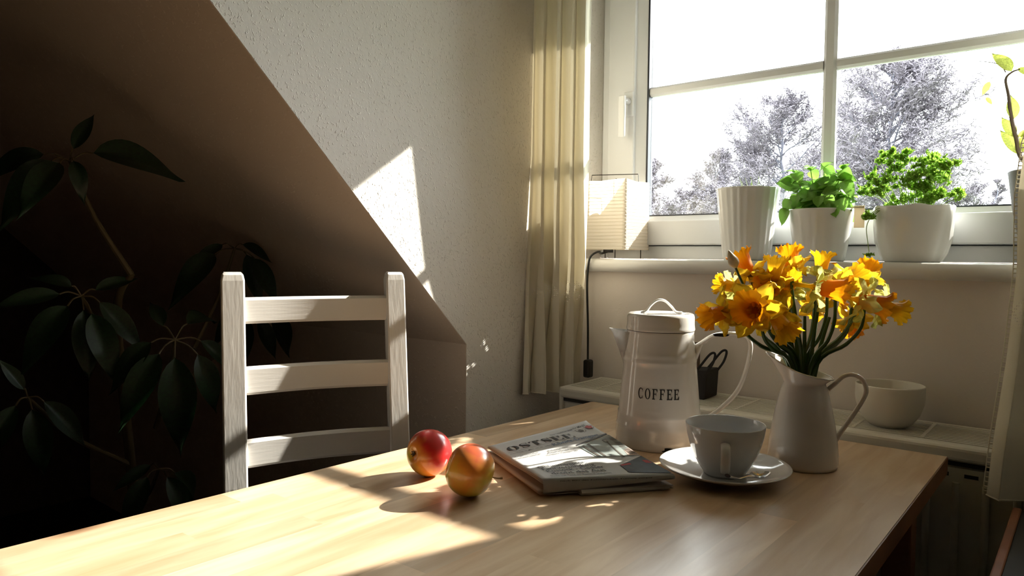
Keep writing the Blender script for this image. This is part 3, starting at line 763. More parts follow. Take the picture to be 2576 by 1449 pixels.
for (dx, dz, s) in ((-.076, -.012, .034), (-.07, .01, .03), (.025, -.002, .034), (.048, -.006, .034), (.066, .006, .034), (.035, .015, .03), (-.05, .02, .03), (.01, .014, .03)):
    q = V((p2[0]+dx*.8, p2[1]-.045, SZ+.132+dz)); addleaf(bas, bl, q, V((dx*6, -.5, -.8)), V((0, -1, .5)), s, rb)
bm = bmesh.new(); box(bm, (p2[0]+.072, SY-.006, SZ+.075), (p2[0]+.094, SY-.004, SZ+.124)); bevel(bm, .0008)
box(bm, (p2[0]+.060, SY-.007, SZ+.119), (p2[0]+.094, SY-.003, SZ+.122)); obj('rim_label', bm, 'label', bas)

# parsley in a crumpled pot
p3 = (-.308, SY)
def crumple(p, a):
    k = (abs(math.cos(a-.3))**3.2+abs(math.sin(a-.3))**3.2)**(-1/3.2)
    f = p.z/.12; k = 1+(k-1)*.55*f
    nn = noise.noise(V((math.cos(a)*1.9, math.sin(a)*1.9, p.z*14)))*.09+noise.noise(V((math.cos(a)*5, math.sin(a)*5, p.z*30+4)))*.04
    return V((p.x*(k+nn), p.y*(k+nn)*.78, p.z+.004*noise.noise(V((math.cos(a)*2, math.sin(a)*2, 7)))*f))
crumple_ref[0] = crumple
par_ = pot('parsley_plant', p3, [(.052, 0), (.057, .003), (.064, .02), (.071, .045), (.0755, .075), (.078, .105), (.0785, .116), (.0765, .119)], 'pot_white',
           'curly parsley in a crumpled white pot, right of the basil', crumple, 110, soil=.03)
par_['category'] = 'potted plant'
bm = bmesh.new()
def sprig(name, seed):
    rr = random.Random(seed); bm = bmesh.new()
    for k in range(7):
        a = -1.5+3.0*k/6; L = .5+.5*math.cos(a); d = V((math.sin(a), math.cos(a)*.9, rr.uniform(-.3, .5))); c0 = V((0, 0, 0)); n = 4; g = []
        side = V((d.y, -d.x, 0)).normalized()
        for i in range(n+1):
            t = i/n; wd = .26*math.sin(math.pi*min(1, .15+t*.8))
            row = [bm.verts.new(c0+d*L*t+side*wd*s+Z*(.13*math.sin(7*t+s*5+seed+k)+rr.uniform(-.05, .05))) for s in (-1, -.3, .4, 1)]
            g.append(row)
        for a_, b_ in zip(g, g[1:]):
            for q in range(3): bm.faces.new((a_[q], a_[q+1], b_[q+1], b_[q]))
    me = bpy.data.meshes.new(name); bm.to_mesh(me); bm.free(); me.materials.append(MW['parsley']); return me
sp = [sprig('parsley_leaf_shape', k) for k in range(4)]
rp = random.Random(12)
def pstalk(b, tip, nl, spread, s):
    path = smooth_path([b, b.lerp(tip, .5)+V((rp.uniform(-.01, .01), 0, .012)), tip], 4)
    bm = bmesh.new(); tube(bm, path, [.0012, .0007], 5); obj('stem', bm, 'pstem', par_, smooth=True)
    for k in range(nl):
        d = V((rp.uniform(-1, 1), rp.uniform(-1, 1), rp.uniform(-.3, 1)))
        q = tip+d*spread*rp.uniform(.2, 1); inst('leaf', rp.choice(sp), par_, orient(q-par_.location, d+Z*.3, V((rp.uniform(-1, 1), rp.uniform(-1, 1), 1)), s*rp.uniform(.75, 1.35)))
pc = V((p3[0], p3[1], SZ+.09))
for (px, py, nl, spd) in ((2235, 395, 7, .014), (2262, 400, 7, .018), (2215, 410, 3, .012), (2290, 405, 4, .012), (2250, 430, 8, .018), (2320, 415, 9, .02), (2350, 410, 8, .018), (2385, 425, 8, .018), (2400, 412, 4, .012),
                          (2340, 440, 10, .02), (2300, 450, 10, .02), (2370, 455, 10, .02), (2270, 470, 9, .02), (2320, 475, 10, .02), (2350, 485, 9, .02), (2190, 450, 7, .018), (2215, 470, 7, .018),
                          (2180, 485, 8, .018), (2205, 490, 8, .018), (2235, 455, 5, .015), (2300, 500, 9, .02), (2260, 505, 7, .018), (2330, 510, 8, .018), (2365, 500, 5, .015), (2240, 520, 5, .012), (2345, 535, 4, .008), (2408, 488, 5, .008), (2412, 500, 4, .008)):
    dep = at(px, py, 1).y; tip = at(px, py, (SY+rp.uniform(-.035, .035))/dep)
    b = V((pc.x+(tip.x-pc.x)*.3, pc.y+(tip.y-pc.y)*.3, pc.z))
    pstalk(b, tip, int(nl*1.9), spd*1.25, .0112)
for (mid, tip, nl) in (((2190, 545), (2180, 548), 3), ((2170, 520), (2188, 550), 5)):
    dp = 1.66/at(*mid, 1).y; pstalk(pc+V((-.05, -.03, .02)), at(*tip, dp), nl, .009, .011)
dp = 1.655/at(2185, 600, 1).y
path = smooth_path([pc+V((-.055, -.03, .025)), at(2195, 540, dp), at(2180, 570, dp), at(2183, 610, dp), at(2186, 634, dp)], 5)
bm = bmesh.new(); tube(bm, path, [.0010, .0007], 5); obj('stem', bm, 'pstem', par_, smooth=True)
for k in range(5): inst('leaf', rp.choice(sp), par_, orient(at(2186+rp.uniform(-9, 9), 640, dp)-par_.location, V((rp.uniform(-1, 1), rp.uniform(-1, 1), -.2)), V((0, -.3, 1)), .010))

# taupe pot with a leaning stem
p4 = (-.058, SY+.005)
orch = pot('tall_pot_plant', p4, [(.052, 0), (.055, .003), (.062, .03), (.078, .11), (.086, .172), (.0875, .178), (.086, .18)], 'pot_taupe',
           'tapered taupe pot with a leaning yellow-leaved plant at the right end of the sill')
orch['category'] = 'potted plant'
def oat(px, py): return at(px, py, (SY-.01)/at(px, py, 1).y)
b = V((p4[0], p4[1], SZ+.15))
path = smooth_path([b, oat(2576, 405), oat(2557, 350), oat(2543, 290), oat(2537, 240), oat(2530, 200), oat(2545, 182), oat(2566, 174)], 5)
bm = bmesh.new(); tube(bm, path, [.0055, .0012], 7); obj('stem', bm, 'bark_stem', orch, smooth=True)
ol = leafmesh('orchid_leaf_shape', 'orchid', 1, .42, .3, .25, n=8, nw=3, point=.8)
for (a, b_, up) in (((2552, 345), (2523, 290), .3), ((2550, 300), (2545, 235), .2), ((2560, 345), (2600, 320), .5), ((2570, 390), (2522, 320), .5), ((2576, 385), (2590, 315), .2),
                    ((2490, 205), (2470, 240), .2), ((2480, 245), (2497, 262), .1), ((2545, 180), (2500, 125), .5), ((2560, 172), (2600, 188), .2)):
    A = oat(*a); B = oat(*b_); d = B-A; inst('leaf', ol, orch, orient(A-orch.location, d, V((.2, -1, up)), d.length*1.05))
bm = bmesh.new(); tube(bm, smooth_path([oat(2530, 182), oat(2520, 168), oat(2500, 158), oat(2460, 154)], 4), [.0012, .0006], 5); obj('side_stem', bm, 'bark_stem', orch, smooth=True)

# ------------------------------------------------------------------ things on the radiator
bc = V((-.306, 1.545, RZ)); bowl = root('round_pot', bc, 'round-bellied white stoneware pot on the radiator behind the jug', 'pot')
prof = [(.030, 0), (.034, .001), (.042, .008), (.053, .024), (.060, .045), (.0615, .058), (.0612, .070), (.0615, .0795), (.0605, .0815), (.0585, .0795), (.0575, .058), (.050, .028), (.036, .012), (.001, .009)]
bm = bmesh.new(); lathe(bm, prof, bc, 56); obj('pot_body', bm, 'bowl', bowl, smooth='all')
kc = V((-.712, 1.565, RZ)); bag = root('felt_basket', kc, 'small black felt basket with looped handles behind the coffee pot', 'basket')
bm = bmesh.new(); box(bm, kc+V((-.045, -.035, 0)), kc+V((.030, .035, .062)))
for v in bm.verts:
    if v.co.z > kc.z+.03: v.co += V(((v.co.x-kc.x)*.12, 0, .006 if v.co.x > kc.x else 0))
bevel(bm, .004); obj('basket_body', bm, 'basket', bag)
for y in (-.034, .030):
    bm = bmesh.new(); tube(bm, smooth_path([kc+V((.0, y, .055)), kc+V((.018, y, .078)), kc+V((.040, y, .106)), kc+V((.052, y, .107)), kc+V((.045, y, .082)), kc+V((.024, y, .052))], 5), .0028, 7); obj('handle', bm, 'basket', bag, smooth=True)
bm = bmesh.new(); box(bm, kc+V((-.04, .0, .03)), kc+V((-.005, .012, .125))); obj('card_insert', bm, 'card', bag, label='brown card standing in the basket')
bm = bmesh.new(); tube(bm, smooth_path([kc+V((-.035, -.037, .050)), kc+V((-.010, -.040, .052)), kc+V((.008, -.037, .046))], 4), .004, 7); obj('red_ribbon', bm, 'redcloth', bag, smooth=True)

# ------------------------------------------------------------------ lettering
def strip(pts, wid):
    """thick-and-thin stroke -> list of quads"""
    L = []; n = len(pts)
    for i, p in enumerate(pts):
        a = pts[max(i-1, 0)]; b = pts[min(i+1, n-1)]; tx, ty = b[0]-a[0], b[1]-a[1]; l = math.hypot(tx, ty) or 1
        L.append(((p[0]-ty/l*wid[i]/2, p[1]+tx/l*wid[i]/2), (p[0]+ty/l*wid[i]/2, p[1]-tx/l*wid[i]/2)))
    return [[L[i][0], L[i][1], L[i+1][1], L[i+1][0]] for i in range(n-1)]
def rc(x0, y0, x1, y1, ny=1):
    return [[(x0, y0+(y1-y0)*k/ny), (x1, y0+(y1-y0)*k/ny), (x1, y0+(y1-y0)*(k+1)/ny), (x0, y0+(y1-y0)*(k+1)/ny)] for k in range(ny)]
def glyph(ch, st=.2, th=.06):
    if ch == 'E' or ch == 'F':
        g = rc(.10, 0, .10+st, 1, 4)+rc(0, 1-th, .80, 1)+rc(.1+st, .49, .60, .49+th)+rc(.57, .36, .62, .68)+[[(.74, .70), (.80, .70), (.80, 1), (.62, 1-th)]]
        if ch == 'E': g += rc(0, 0, .84, th)+[[(.64, th), (.84, 0), (.86, .33), (.80, .33)]]
        else: g += rc(0, 0, .44, th)
        return g, .92
    if ch == 'T':
        return rc(.33, 0, .33+st, 1, 4)+rc(.18, 0, .68, th)+rc(.0, 1-th, .86, 1)+[[(0, .68), (.06, .68), (.2, 1-th), (0, 1)]]+[[(.80, .68), (.86, .68), (.86, 1), (.66, 1-th)]], .92
    if ch == 'O':
        g = []; n = 28; w_ = lambda a: th*.8+(st-th)*abs(math.cos(a))**1.5*1.15
        pts = [(.48+(.46-st*.55)*math.cos(2*math.pi*i/n), .5+.49*math.sin(2*math.pi*i/n)) for i in range(n+1)]
        return strip(pts, [w_(2*math.pi*i/n) for i in range(n+1)]), 1.0
    if ch == 'C':
        n = 22; A = [math.radians(42+276*i/n) for i in range(n+1)]
        pts = [(.47+(.44-st*.4)*math.cos(a), .5+.49*math.sin(a)) for a in A]
        return strip(pts, [th*.8+(st-th)*max(0, -math.cos(a))**1.2*1.1+.02 for a in A])+rc(.74, .66, .80, 1)+rc(.74, 0, .80, .30), .92
    if ch == 'S':
        pts = [(.70, .74), (.62, .90), (.42, .975), (.22, .92), (.15, .77), (.24, .62), (.42, .52), (.60, .41), (.67, .25), (.58, .09), (.38, .025), (.18, .10), (.10, .27)]
        q = [V((x, y, 0)) for x, y in pts]; sp_ = smooth_path(q, 3); n = len(sp_)
        wd = [th+(st-th)*math.exp(-((i/(n-1)-.5)/.17)**2)*1.1+.02 for i in range(n)]
        return strip([(p.x, p.y) for p in sp_], wd)+rc(.66, .68, .72, 1)+rc(.08, 0, .14, .34), .84
def write(text, h, fn, st=.2, th=.06, asp=1.0, gap=.06):
    """fn(x, y) -> world point; returns a bmesh"""
    bm = bmesh.new(); x = 0
    for ch in text:
        g, adv = glyph(ch, st, th)
        for q in g: bm.faces.new([bm.verts.new(fn((x+a*asp)*h, b*h)) for a, b in q])
        x += adv*asp+gap
    return bm
def textwidth(text, h, asp=1.0, gap=.06): return sum(glyph(c)[1]*asp+gap for c in text)*h-gap*h

# ------------------------------------------------------------------ enamel coffee pot
pc_ = V((-.614, 1.179, TZ)); rt = V((.887, .462, 0)); tc_ = V((.462, -.887, 0))   # picture-right, toward viewer
cp = root('coffee_pot', pc_, 'tall cream enamel coffee pot lettered COFFEE, standing behind the newspaper', 'coffee pot')
def conr(z): return .0780+(.0605-.0780)*((z-.02)/.185) if z > .02 else .078
prof = [(.0745, 0), (.0765, .001), (.0782, .006), (.0782, .020), (.0768, .034), (.0775, .037), (.0762, .041), (.0745, .056), (.0748, .059), (.0732, .062), (.066, .142), (.0655, .152), (.0662, .155), (.0648, .158), (.0640, .163), (.0645, .167), (.0630, .170), (.0610, .190), (.0600, .203), (.0605, .207), (.0590, .2095)]
def cr(z):
    for (r0, z0), (r1, z1) in zip(prof, prof[1:]):
        if z0 <= z <= z1: return r0+(r1-r0)*(z-z0)/(z1-z0)
    return .06
bm = bmesh.new(); rg = lathe(bm, prof+[(.056, .205), (.066, .05), (.066, .01)], pc_, 72); bm.faces.new(rg[-1]); obj('pot_body', bm, 'enamel', cp, smooth=True)
bm = bmesh.new(); lathe(bm, [(.0575, .2085), (.0612, .2085), (.0618, .2110), (.0612, .214), (.0605, .220), (.0605, .2330), (.0590, .2375), (.0560, .2390), (.046, .2380), (.0445, .2370), (.030, .2375), (.001, .2380)], pc_, 72)
obj('lid', bm, 'enamel', cp, smooth=True)
lid = cp.children[-1]
bm = bmesh.new(); lathe(bm, [(.0595, .2072), (.0606, .2074), (.0606, .2084), (.0595, .2086)], pc_, 60); obj('dark_rim', bm, 'black', cp)
bm = bmesh.new(); z0 = .2385
pth = smooth_path([pc_+rt*-.036+Z*(z0+.0015), pc_+rt*-.026+Z*(z0+.003), pc_+rt*-.018+Z*(z0+.014), pc_+rt*-.006+Z*(z0+.0235), pc_+rt*.007+Z*(z0+.0225), pc_+rt*.019+Z*(z0+.012), pc_+rt*.027+Z*(z0+.003), pc_+rt*.038+Z*(z0+.0015)], 5)
tube(bm, pth, .0023, 10, flat=(tc_, 2.6)); obj('lid_handle', bm, 'enamel', cp, smooth=True)
# spout
bm = bmesh.new(); rings = []
for t in [i/8 for i in range(9)]:
    zt = .203+.006*t
    xo = .050+.044*t; ww = .024*(1-t)+.003; zb = .118+(.2085-.118)*max(0, (xo-.060)/.034)**.85
    ring_ = []
    for k in range(13):
        a = math.pi*(k/12); s = math.cos(a); dp_ = math.sin(a)
        zz = zt+(zb-zt)*dp_; xx = xo-.004*dp_*t
        ring_.append(bm.verts.new(pc_-rt*(xx)+tc_*ww*s*(1-.25*dp_)+Z*zz))
    rings.append(ring_)
for a, b in zip(rings, rings[1:]):
    for q in range(12): bm.faces.new((a[q], a[q+1], b[q+1], b[q]))
bmesh.ops.solidify(bm, geom=list(bm.faces), thickness=.0016)
obj('spout', bm, 'enamel', cp, smooth=True)
# handle
hp = smooth_path([pc_+rt*.058+Z*.176, pc_+rt*.070+Z*.184, pc_+rt*.092+Z*.199, pc_+rt*.118+Z*.2045, pc_+rt*.143+Z*.203, pc_+rt*.154+Z*.196, pc_+rt*.158+Z*.178, pc_+rt*.151+Z*.138, pc_+rt*.136+Z*.100, pc_+rt*.110+Z*.070, pc_+rt*.085+Z*.050, pc_+rt*.070+Z*.046], 6)
bm = bmesh.new(); tube(bm, hp, .0042, 12, flat=(tc_, 1.9)); obj('handle', bm, 'enamel', cp, smooth=True)
bm = bmesh.new()
for q in range(12):     # bracket where the handle meets the body
    pass
tube(bm, [pc_+rt*.060+Z*.150, pc_+rt*.0655+Z*.176, pc_+rt*.073+Z*.187], [.004, .008, .004], 10, flat=(tc_, 1.5)); obj('handle_root', bm, 'enamel', cp, smooth=True)
def chip(c, ax, ay, an, rx, ry, seed):
    bm = bmesh.new(); n = 20; vs = []
    for i in range(n):
        a = 6.283*i/n; k = 1+.22*noise.noise(V((math.cos(a)*2, math.sin(a)*2, seed)))
        vs.append(bm.verts.new(c+ax*rx*k*math.cos(a)+ay*ry*k*math.sin(a)+an*.0006))
    bm.faces.new(vs); bmesh.ops.solidify(bm, geom=list(bm.faces), thickness=.0008); return bm
hc = pc_+rt*.106+Z*.2025; obj('chipped_enamel', chip(hc+tc_*.0075, rt, Z, tc_, .014, .0030, 2), 'black', cp, label='black chipped patch')
a = math.radians(3); bpos = pc_+rt*.018+tc_*.0768+Z*.006
obj('chipped_enamel', chip(bpos, rt, Z, tc_, .013, .0040, 5), 'black', cp, label='black chipped patch')
TW = textwidth('COFFEE', .0180, .62, .13)
def potpt(x, y, lift=.0008):
    z = .0925+y; r = cr(z)+lift; a = (x-TW/2-.001)/r
    return pc_+(tc_*math.cos(a)+rt*math.sin(a))*r+Z*z
obj('coffee_lettering', write('COFFEE', .0180, potpt, .21, .08, .62, .13), 'black', cp)

# ------------------------------------------------------------------ jug
jc = V((-.367, 1.212, TZ)); jr = V((.957, .289, 0)); jf = V((.289, -.957, 0))
jug = root('jug', jc, 'cream enamel jug with looped handle holding the daffodils', 'jug')
jp = [(.050, 0), (.0535, .001), (.0550, .006), (.0548, .020), (.0530, .040), (.0485, .070), (.0425, .100), (.0365, .125), (.0328, .134), (.0325, .137), (.0345, .143), (.0385, .152), (.0415, .159), (.0425, .161)]
def jfn(p, a):
    q = V((p.x, p.y, 0)); l = q.length
    if l < 1e-6 or p.z < .1365: return p
    c = -q.dot(jr)/l; t = min(1, (p.z-.1365)/.0245)
    k = 1+.42*max(0, c)**3*t+.03*t
    return V((q.x*k, q.y*k, p.z+t*(.010*c-.006+.018*max(0, c)**2.5)))
bm = bmesh.new(); rg = lathe(bm, jp+[(r-.0022, z) for r, z in jp[::-1][:-2]], jc, 72, jfn); bm.faces.new(rg[-1]); obj('jug_body', bm, 'jug', jug, smooth='all')
bm = bmesh.new(); pts = []
for i in range(73):
    a = 2*math.pi*i/72; pts.append(jc+jfn(V((.0420*math.cos(a), .0420*math.sin(a), .1612)), a))
tube(bm, pts, .0016, 8, cap=False); obj('rolled_rim', bm, 'enamel', jug, smooth='all')
hp = smooth_path([jc+jr*.036+Z*.128, jc+jr*.046+Z*.138, jc+jr*.058+Z*.151, jc+jr*.072+Z*.1545, jc+jr*.085+Z*.148, jc+jr*.0915+Z*.132, jc+jr*.087+Z*.115, jc+jr*.072+Z*.086, jc+jr*.057+Z*.060, jc+jr*.0500+Z*.046], 6)
bm = bmesh.new(); tube(bm, hp, .0036, 12, flat=(jf, 1.25)); obj('handle', bm, 'jug', jug, smooth=True)

# ------------------------------------------------------------------ daffodils
def trumpet_mesh(name, m, L=.036, r0=.0095, r1=.0195, seed=0):
    bm = bmesh.new(); n = 72; rings = []
    for z, r in ((0, r0*.7), (.15, r0), (.5, r0*1.15), (.8, r0*1.35), (.93, r1*.85), (1, r1)):
        rings.append([bm.verts.new((r*math.cos(a)*(1+(.07*math.sin(7*a)+.055*math.sin(19*a+seed)+.03*math.sin(31*a))*(z**4)), r*math.sin(a)*(1+(.07*math.sin(7*a)+.055*math.sin(19*a+seed)+.03*math.sin(31*a))*(z**4)),
                                    L*z+.0022*math.sin(11*a+seed)*(z**6)+.0015*math.sin(23*a)*(z**6))) for a in [2*math.pi*i/n for i in range(n)]])
    for a, b in zip(rings, rings[1:]):
        for i in range(n): bm.faces.new((a[i], a[(i+1) % n], b[(i+1) % n], b[i]))
    bm.faces.new(rings[0][::-1])
    me = bpy.data.meshes.new(name); bm.to_mesh(me); bm.free()
    for p in me.polygons: p.use_smooth = True
    me.materials.append(MW[m]); return me
TR = [trumpet_mesh('trumpet_shape', 'trumpet'), trumpet_mesh('trumpet_shape', 'trumpet2', seed=2)]
def petal_mesh(name, m, back=0.0, seed=1):
    bm = bmesh.new(); n = 8; nw = 4; L = .031; g = []
    for i in range(n+1):
        t = i/n; wd = .0105*(math.sin(math.pi*min(1, (t*.93+.07)))**.7)+.0003
        row = []
        for j in range(-nw, nw+1):
            s = j/nw; z = .004*(s*s)+.0075*noise.noise(V((s*1.9, t*3.4, seed*3.7)))+.0015*math.sin(7*t+5*s)-back*L*t*t
            row.append(bm.verts.new((s*wd, .004+L*t, z)))
        g.append(row)
    for a, b in zip(g, g[1:]):
        for q in range(2*nw): bm.faces.new((a[q], a[q+1], b[q+1], b[q]))
    me = bpy.data.meshes.new(name); bm.to_mesh(me); bm.free()
    for p in me.polygons: p.use_smooth = True
    me.materials.append(MW[m]); return me
PET = [[petal_mesh('petal_shape', 'petal', b, s) for b, s in ((-.2, 1), (.1, 2), (.5, 3))], [petal_mesh('petal_shape', 'petalp', b, s) for b, s in ((-.2, 4), (.15, 5), (.5, 6))]]
def mth_m(name, bm, m):
    me = bpy.data.meshes.new(name); bm.to_mesh(me); bm.free()
    for p in me.polygons: p.use_smooth = True
    me.materials.append(MW[m]); return me
rd = random.Random(5)
# px, py of flower centre, facing (right, up, toward viewer), depth shift, petal set, trumpet set, scale, label
DF = [
 (1886, 690, (-.35, .8, -.2), .02, 0, 0, 1.15, 'orange daffodil facing up, beside the closed bud'),
 (1850, 724, (-.8, .2, .1), .05, 1, 1, .95, 'pale yellow daffodil at the left edge of the bouquet, behind the bud stalk'),
 (1946, 706, (.1, .95, .1), -.01, 0, 1, 1.1, 'daffodil with upright frilled trumpet, left of the highest bloom'),
 (1990, 680, (.05, .9, -.3), .03, 0, 0, 1.1, 'highest daffodil in the bouquet, trumpet pointing up'),
 (2064, 690, (.1, .85, .0), .05, 1, 1, 1.05, 'pale-petalled daffodil near the top centre right, above the large drooping trumpet'),
 (2052, 722, (.95, -.15, .35), -.04, 1, 0, 1.35, 'daffodil with the largest golden trumpet turned right, in the middle front'),
 (2118, 716, (.75, .35, -.2), .02, 0, 1, 1.15, 'yellow daffodil right of the large middle trumpet'),
 (2172, 706, (.45, .75, -.3), .05, 0, 0, 1.0, 'small orange daffodil standing up at the upper right'),
 (2160, 755, (.9, -.25, .35), -.03, 1, 0, 1.3, 'pale-petalled daffodil with golden trumpet facing right, right side front'),
 (2218, 772, (.85, -.2, -.1), .0, 1, 1, 1.1, 'rightmost daffodil, greenish-yellow petals'),
 (2143, 800, (.3, -.6, -.6), .07, 0, 0, 1.0, 'low backlit daffodil under the right-hand blooms'),
 (1826, 784, (-.85, -.2, .3), -.02, 0, 0, 1.15, 'leftmost daffodil, nodding over the pot handle'),
 (1900, 782, (-.45, .1, .75), -.05, 0, 0, 1.45, 'large wide-open orange daffodil at the left front'),
 (1948, 795, (.2, -.5, .6), -.03, 0, 1, 1.2, 'golden daffodil with hanging yellow petals, right of the large orange one'),
 (1985, 728, (-.2, .3, .5), .01, 1, 1, 1.05, 'daffodil with twisted pale petals in the centre of the bouquet'),
 (2050, 762, (.3, -.3, -.7), .06, 0, 1, .95, 'small yellow daffodil half hidden behind the stems'),
 (1925, 745, (-.1, .2, .4), .02, 0, 0, 1.25, 'deep golden daffodil filling the left centre, above the wide-open one'),
]
JD = 1.184
for i, (px, py, fc, dd, ps, ts, s, lab) in enumerate(DF):
    H = at(px, py, JD+dd); ax = (RIGHT*fc[0]-DOWN*fc[1]-FWD*fc[2]).normalized()
    f0 = (px-2020)/260
    neck = H-ax*.024*s
    a = rd.uniform(0, 6.28); rr_ = rd.uniform(.004, .020)
    mouth = jc+V((0, 0, .165))+jr*(.026*f0+rd.uniform(-.006, .006)-.006)+jf*(-dd*.28)
    foot = jc+V((0, 0, .030))+jr*(-.022*f0)+jf*(dd*.2)
    below = neck+V((0, 0, -.028))+(mouth-neck).normalized()*.014
    path = smooth_path([foot, mouth, mouth.lerp(below, .55)+jr*(.010*f0), below, neck-ax*.004, neck], 5)
    df = root('daffodil', foot, lab, 'flower', 'daffodils in the cream jug')
    bm = bmesh.new(); tube(bm, path, [.0036, .0034, .0030, .0026, .0022], 7); obj('stem', bm, 'dstem', df, smooth=True)
    # ovary and tube behind the petals
    bm = bmesh.new(); tube(bm, [neck-ax*.004, neck+ax*.004, neck+ax*.016*s, H], [.0024, .0042, .0030, .0050*s], 9); obj('flower_tube', bm, 'petal' if i % 3 else 'spathe', df, smooth=True)
    up = V((rd.uniform(-.4, .4), rd.uniform(-.4, .4), 1))
    x = ax.cross(up).normalized(); y = ax.cross(x)
    base = Matrix(((x.x*s, y.x*s, ax.x*s, 0), (x.y*s, y.y*s, ax.y*s, 0), (x.z*s, y.z*s, ax.z*s, 0), (0, 0, 0, 1)))
    mt = base.copy(); mt.translation = H-foot
    inst('trumpet', TR[ts], df, mt)
    for k in range(6):
        an = k*math.pi/3+rd.uniform(-.15, .15); tilt = rd.uniform(-.25, .35)
        mm = Matrix.Translation(H-foot)@base@Matrix.Rotation(an, 4, 'Z')@Matrix.Rotation(tilt+(.12 if k % 2 else 0), 4, 'X')
        inst('petal', rd.choice(PET[ps]), df, mm)
    if i % 2 == 0:
        bm = bmesh.new(); q = neck-ax*.006; side = V((rd.uniform(-1, 1), rd.uniform(-1, 1), .2)).normalized()*.004
        tube(bm, [q, q+ax*.010+side, q+ax*.022+side*1.6, q+ax*.034+side*1.2], [.0030, .0048, .0040, .0006], 7, flat=(side.normalized(), .35)); obj('spathe', bm, 'spathe', df, smooth=True)
# bud
foot = jc+V((.0, 0, .03)); path = smooth_path([foot, jc+V((0, 0, .165))-jr*.026, at(1935, 830, JD-.01), at(1888, 755, JD-.01), at(1862, 700, JD-.01), at(1850, 672, JD-.01)], 5)
bd = root('daffodil_bud', foot, 'closed pale daffodil bud rising highest at the left of the bouquet', 'flower bud')
bm = bmesh.new(); tube(bm, path, [.0032, .0020], 7); obj('stem', bm, 'dstem', bd, smooth=True)
bm = bmesh.new(); tube(bm, smooth_path([at(1851, 674, JD-.01), at(1846, 660, JD-.01), at(1839, 645, JD-.01), at(1833, 630, JD-.01)], 4), [.0026, .0045, .0066, .0084, .0090, .0088, .0082, .0072, .0062, .0050, .0036, .0020, .0012], 12); obj('bud', bm, 'bud', bd, smooth=True)
# leaves among the stems
for k in range(5):
    q = -.9+k*.42; foot = jc+jr*(-.01*q)+V((0, 0, .03))
    lf = root('daffodil_leaf', foot, ['leftmost strap leaf among the daffodil stems, leaning toward the jug spout', 'strap leaf among the daffodil stems, second from the jug spout', 'middle strap leaf among the daffodil stems', 'strap leaf among the daffodil stems, second from the jug handle', 'strap leaf leaning toward the jug handle'][k], 'leaf', 'strap leaves in the cream jug')
    path = smooth_path([foot, jc+jr*.022*q+V((0, 0, .165)), jc+jr*(.030*q)+jf*-.01+V((0, 0, .20)), jc+jr*(.045*q)+jf*-.015+V((0, 0, .245+.01*(k % 2)))], 5)
    bm = bmesh.new(); tube(bm, path, [.0016, .0008], 8, flat=(jr*.8+jf*.4, 3.2)); obj('blade', bm, 'dstem', lf, smooth=True)

# ------------------------------------------------------------------ cup, saucer, spoon
cc = V((-.437, 1.058, TZ))
sau = root('saucer', cc, 'white porcelain saucer under the coffee cup', 'saucer')
def sfn(p, a): return p
sp_prof = [(.030, 0), (.034, 0), (.036, .003), (.060, .006), (.080, .0115), (.0950, .0185), (.0985, .0205), (.0992, .0218), (.0980, .0222), (.0930, .0205), (.078, .0138), (.058, .0085), (.040, .0065), (.001, .0062)]
bm = bmesh.new(); lathe(bm, sp_prof, cc, 72); obj('saucer_dish', bm, 'porcelain', sau, smooth='all')
cz = TZ+.0068; cuc = V((cc.x, cc.y, cz)); cup = root('coffee_cup', cuc, 'large grey-white porcelain cup standing on the saucer', 'cup')
cprof = [(.029, 0), (.0315, 0), (.0325, .003), (.0345, .006), (.0400, .014), (.0480, .030), (.0540, .046), (.0580, .062), (.0602, .077), (.0600, .0782), (.0590, .0775), (.0565, .062), (.0522, .046), (.0460, .030), (.0370, .015), (.001, .008)]
bm = bmesh.new(); lathe(bm, cprof, cuc, 72); obj('cup_body', bm, 'porcelain', cup, smooth='all')
hd_ = (V((0, 0, 0))-cuc); hd_.z = 0; hd_.normalize(); hd_ = (hd_+RIGHT*.02).normalized(); hx = hd_.cross(Z)
bm = bmesh.new(); tube(bm, smooth_path([cuc+hd_*.053+Z*.058, cuc+hd_*.064+Z*.0605, cuc+hd_*.078+Z*.0575, cuc+hd_*.083+Z*.046, cuc+hd_*.078+Z*.030, cuc+hd_*.064+Z*.018, cuc+hd_*.042+Z*.014], 5), .0026, 12, flat=(hx, 2.6)); obj('handle', bm, 'porcelain', cup, smooth=True)
sa = V((-.392, 1.022, 0)); scx = V((.34, .94, 0)).normalized(); scy = Z.cross(scx)
spn = root('teaspoon', (sa.x, sa.y, TZ+.012), 'small shiny teaspoon lying on the right side of the saucer', 'spoon')
o0 = V((sa.x, sa.y, TZ+.0125))
bm = bmesh.new(); g = []
for i in range(15):
    t = i/14; w_ = .0135*math.sin(math.pi*min(1, t*.97+.03))**.6; row = []
    for j in range(-5, 6):
        s = j/5; row.append(bm.verts.new(o0+scx*(.016+.040*t)+scy*w_*s+Z*(-.0065*(1-s*s)*math.sin(math.pi*t)+.0045+.001*t)))
    g.append(row)
for a, b in zip(g, g[1:]):
    for q in range(10): bm.faces.new((a[q], a[q+1], b[q+1], b[q]))
bmesh.ops.solidify(bm, geom=list(bm.faces), thickness=.0010); obj('spoon_bowl', bm, 'steel', spn, smooth=True)
bm = bmesh.new(); tube(bm, smooth_path([o0+scx*.018+Z*.0045, o0+scx*.006+Z*.0060, o0-scx*.010+Z*.0055, o0-scx*.022+Z*.0085, o0-scx*.034+Z*.0125], 4), [.0022, .0014, .0015, .0020, .0026], 10, flat=(scy, 2.2)); obj('spoon_handle', bm, 'steel', spn, smooth=True)

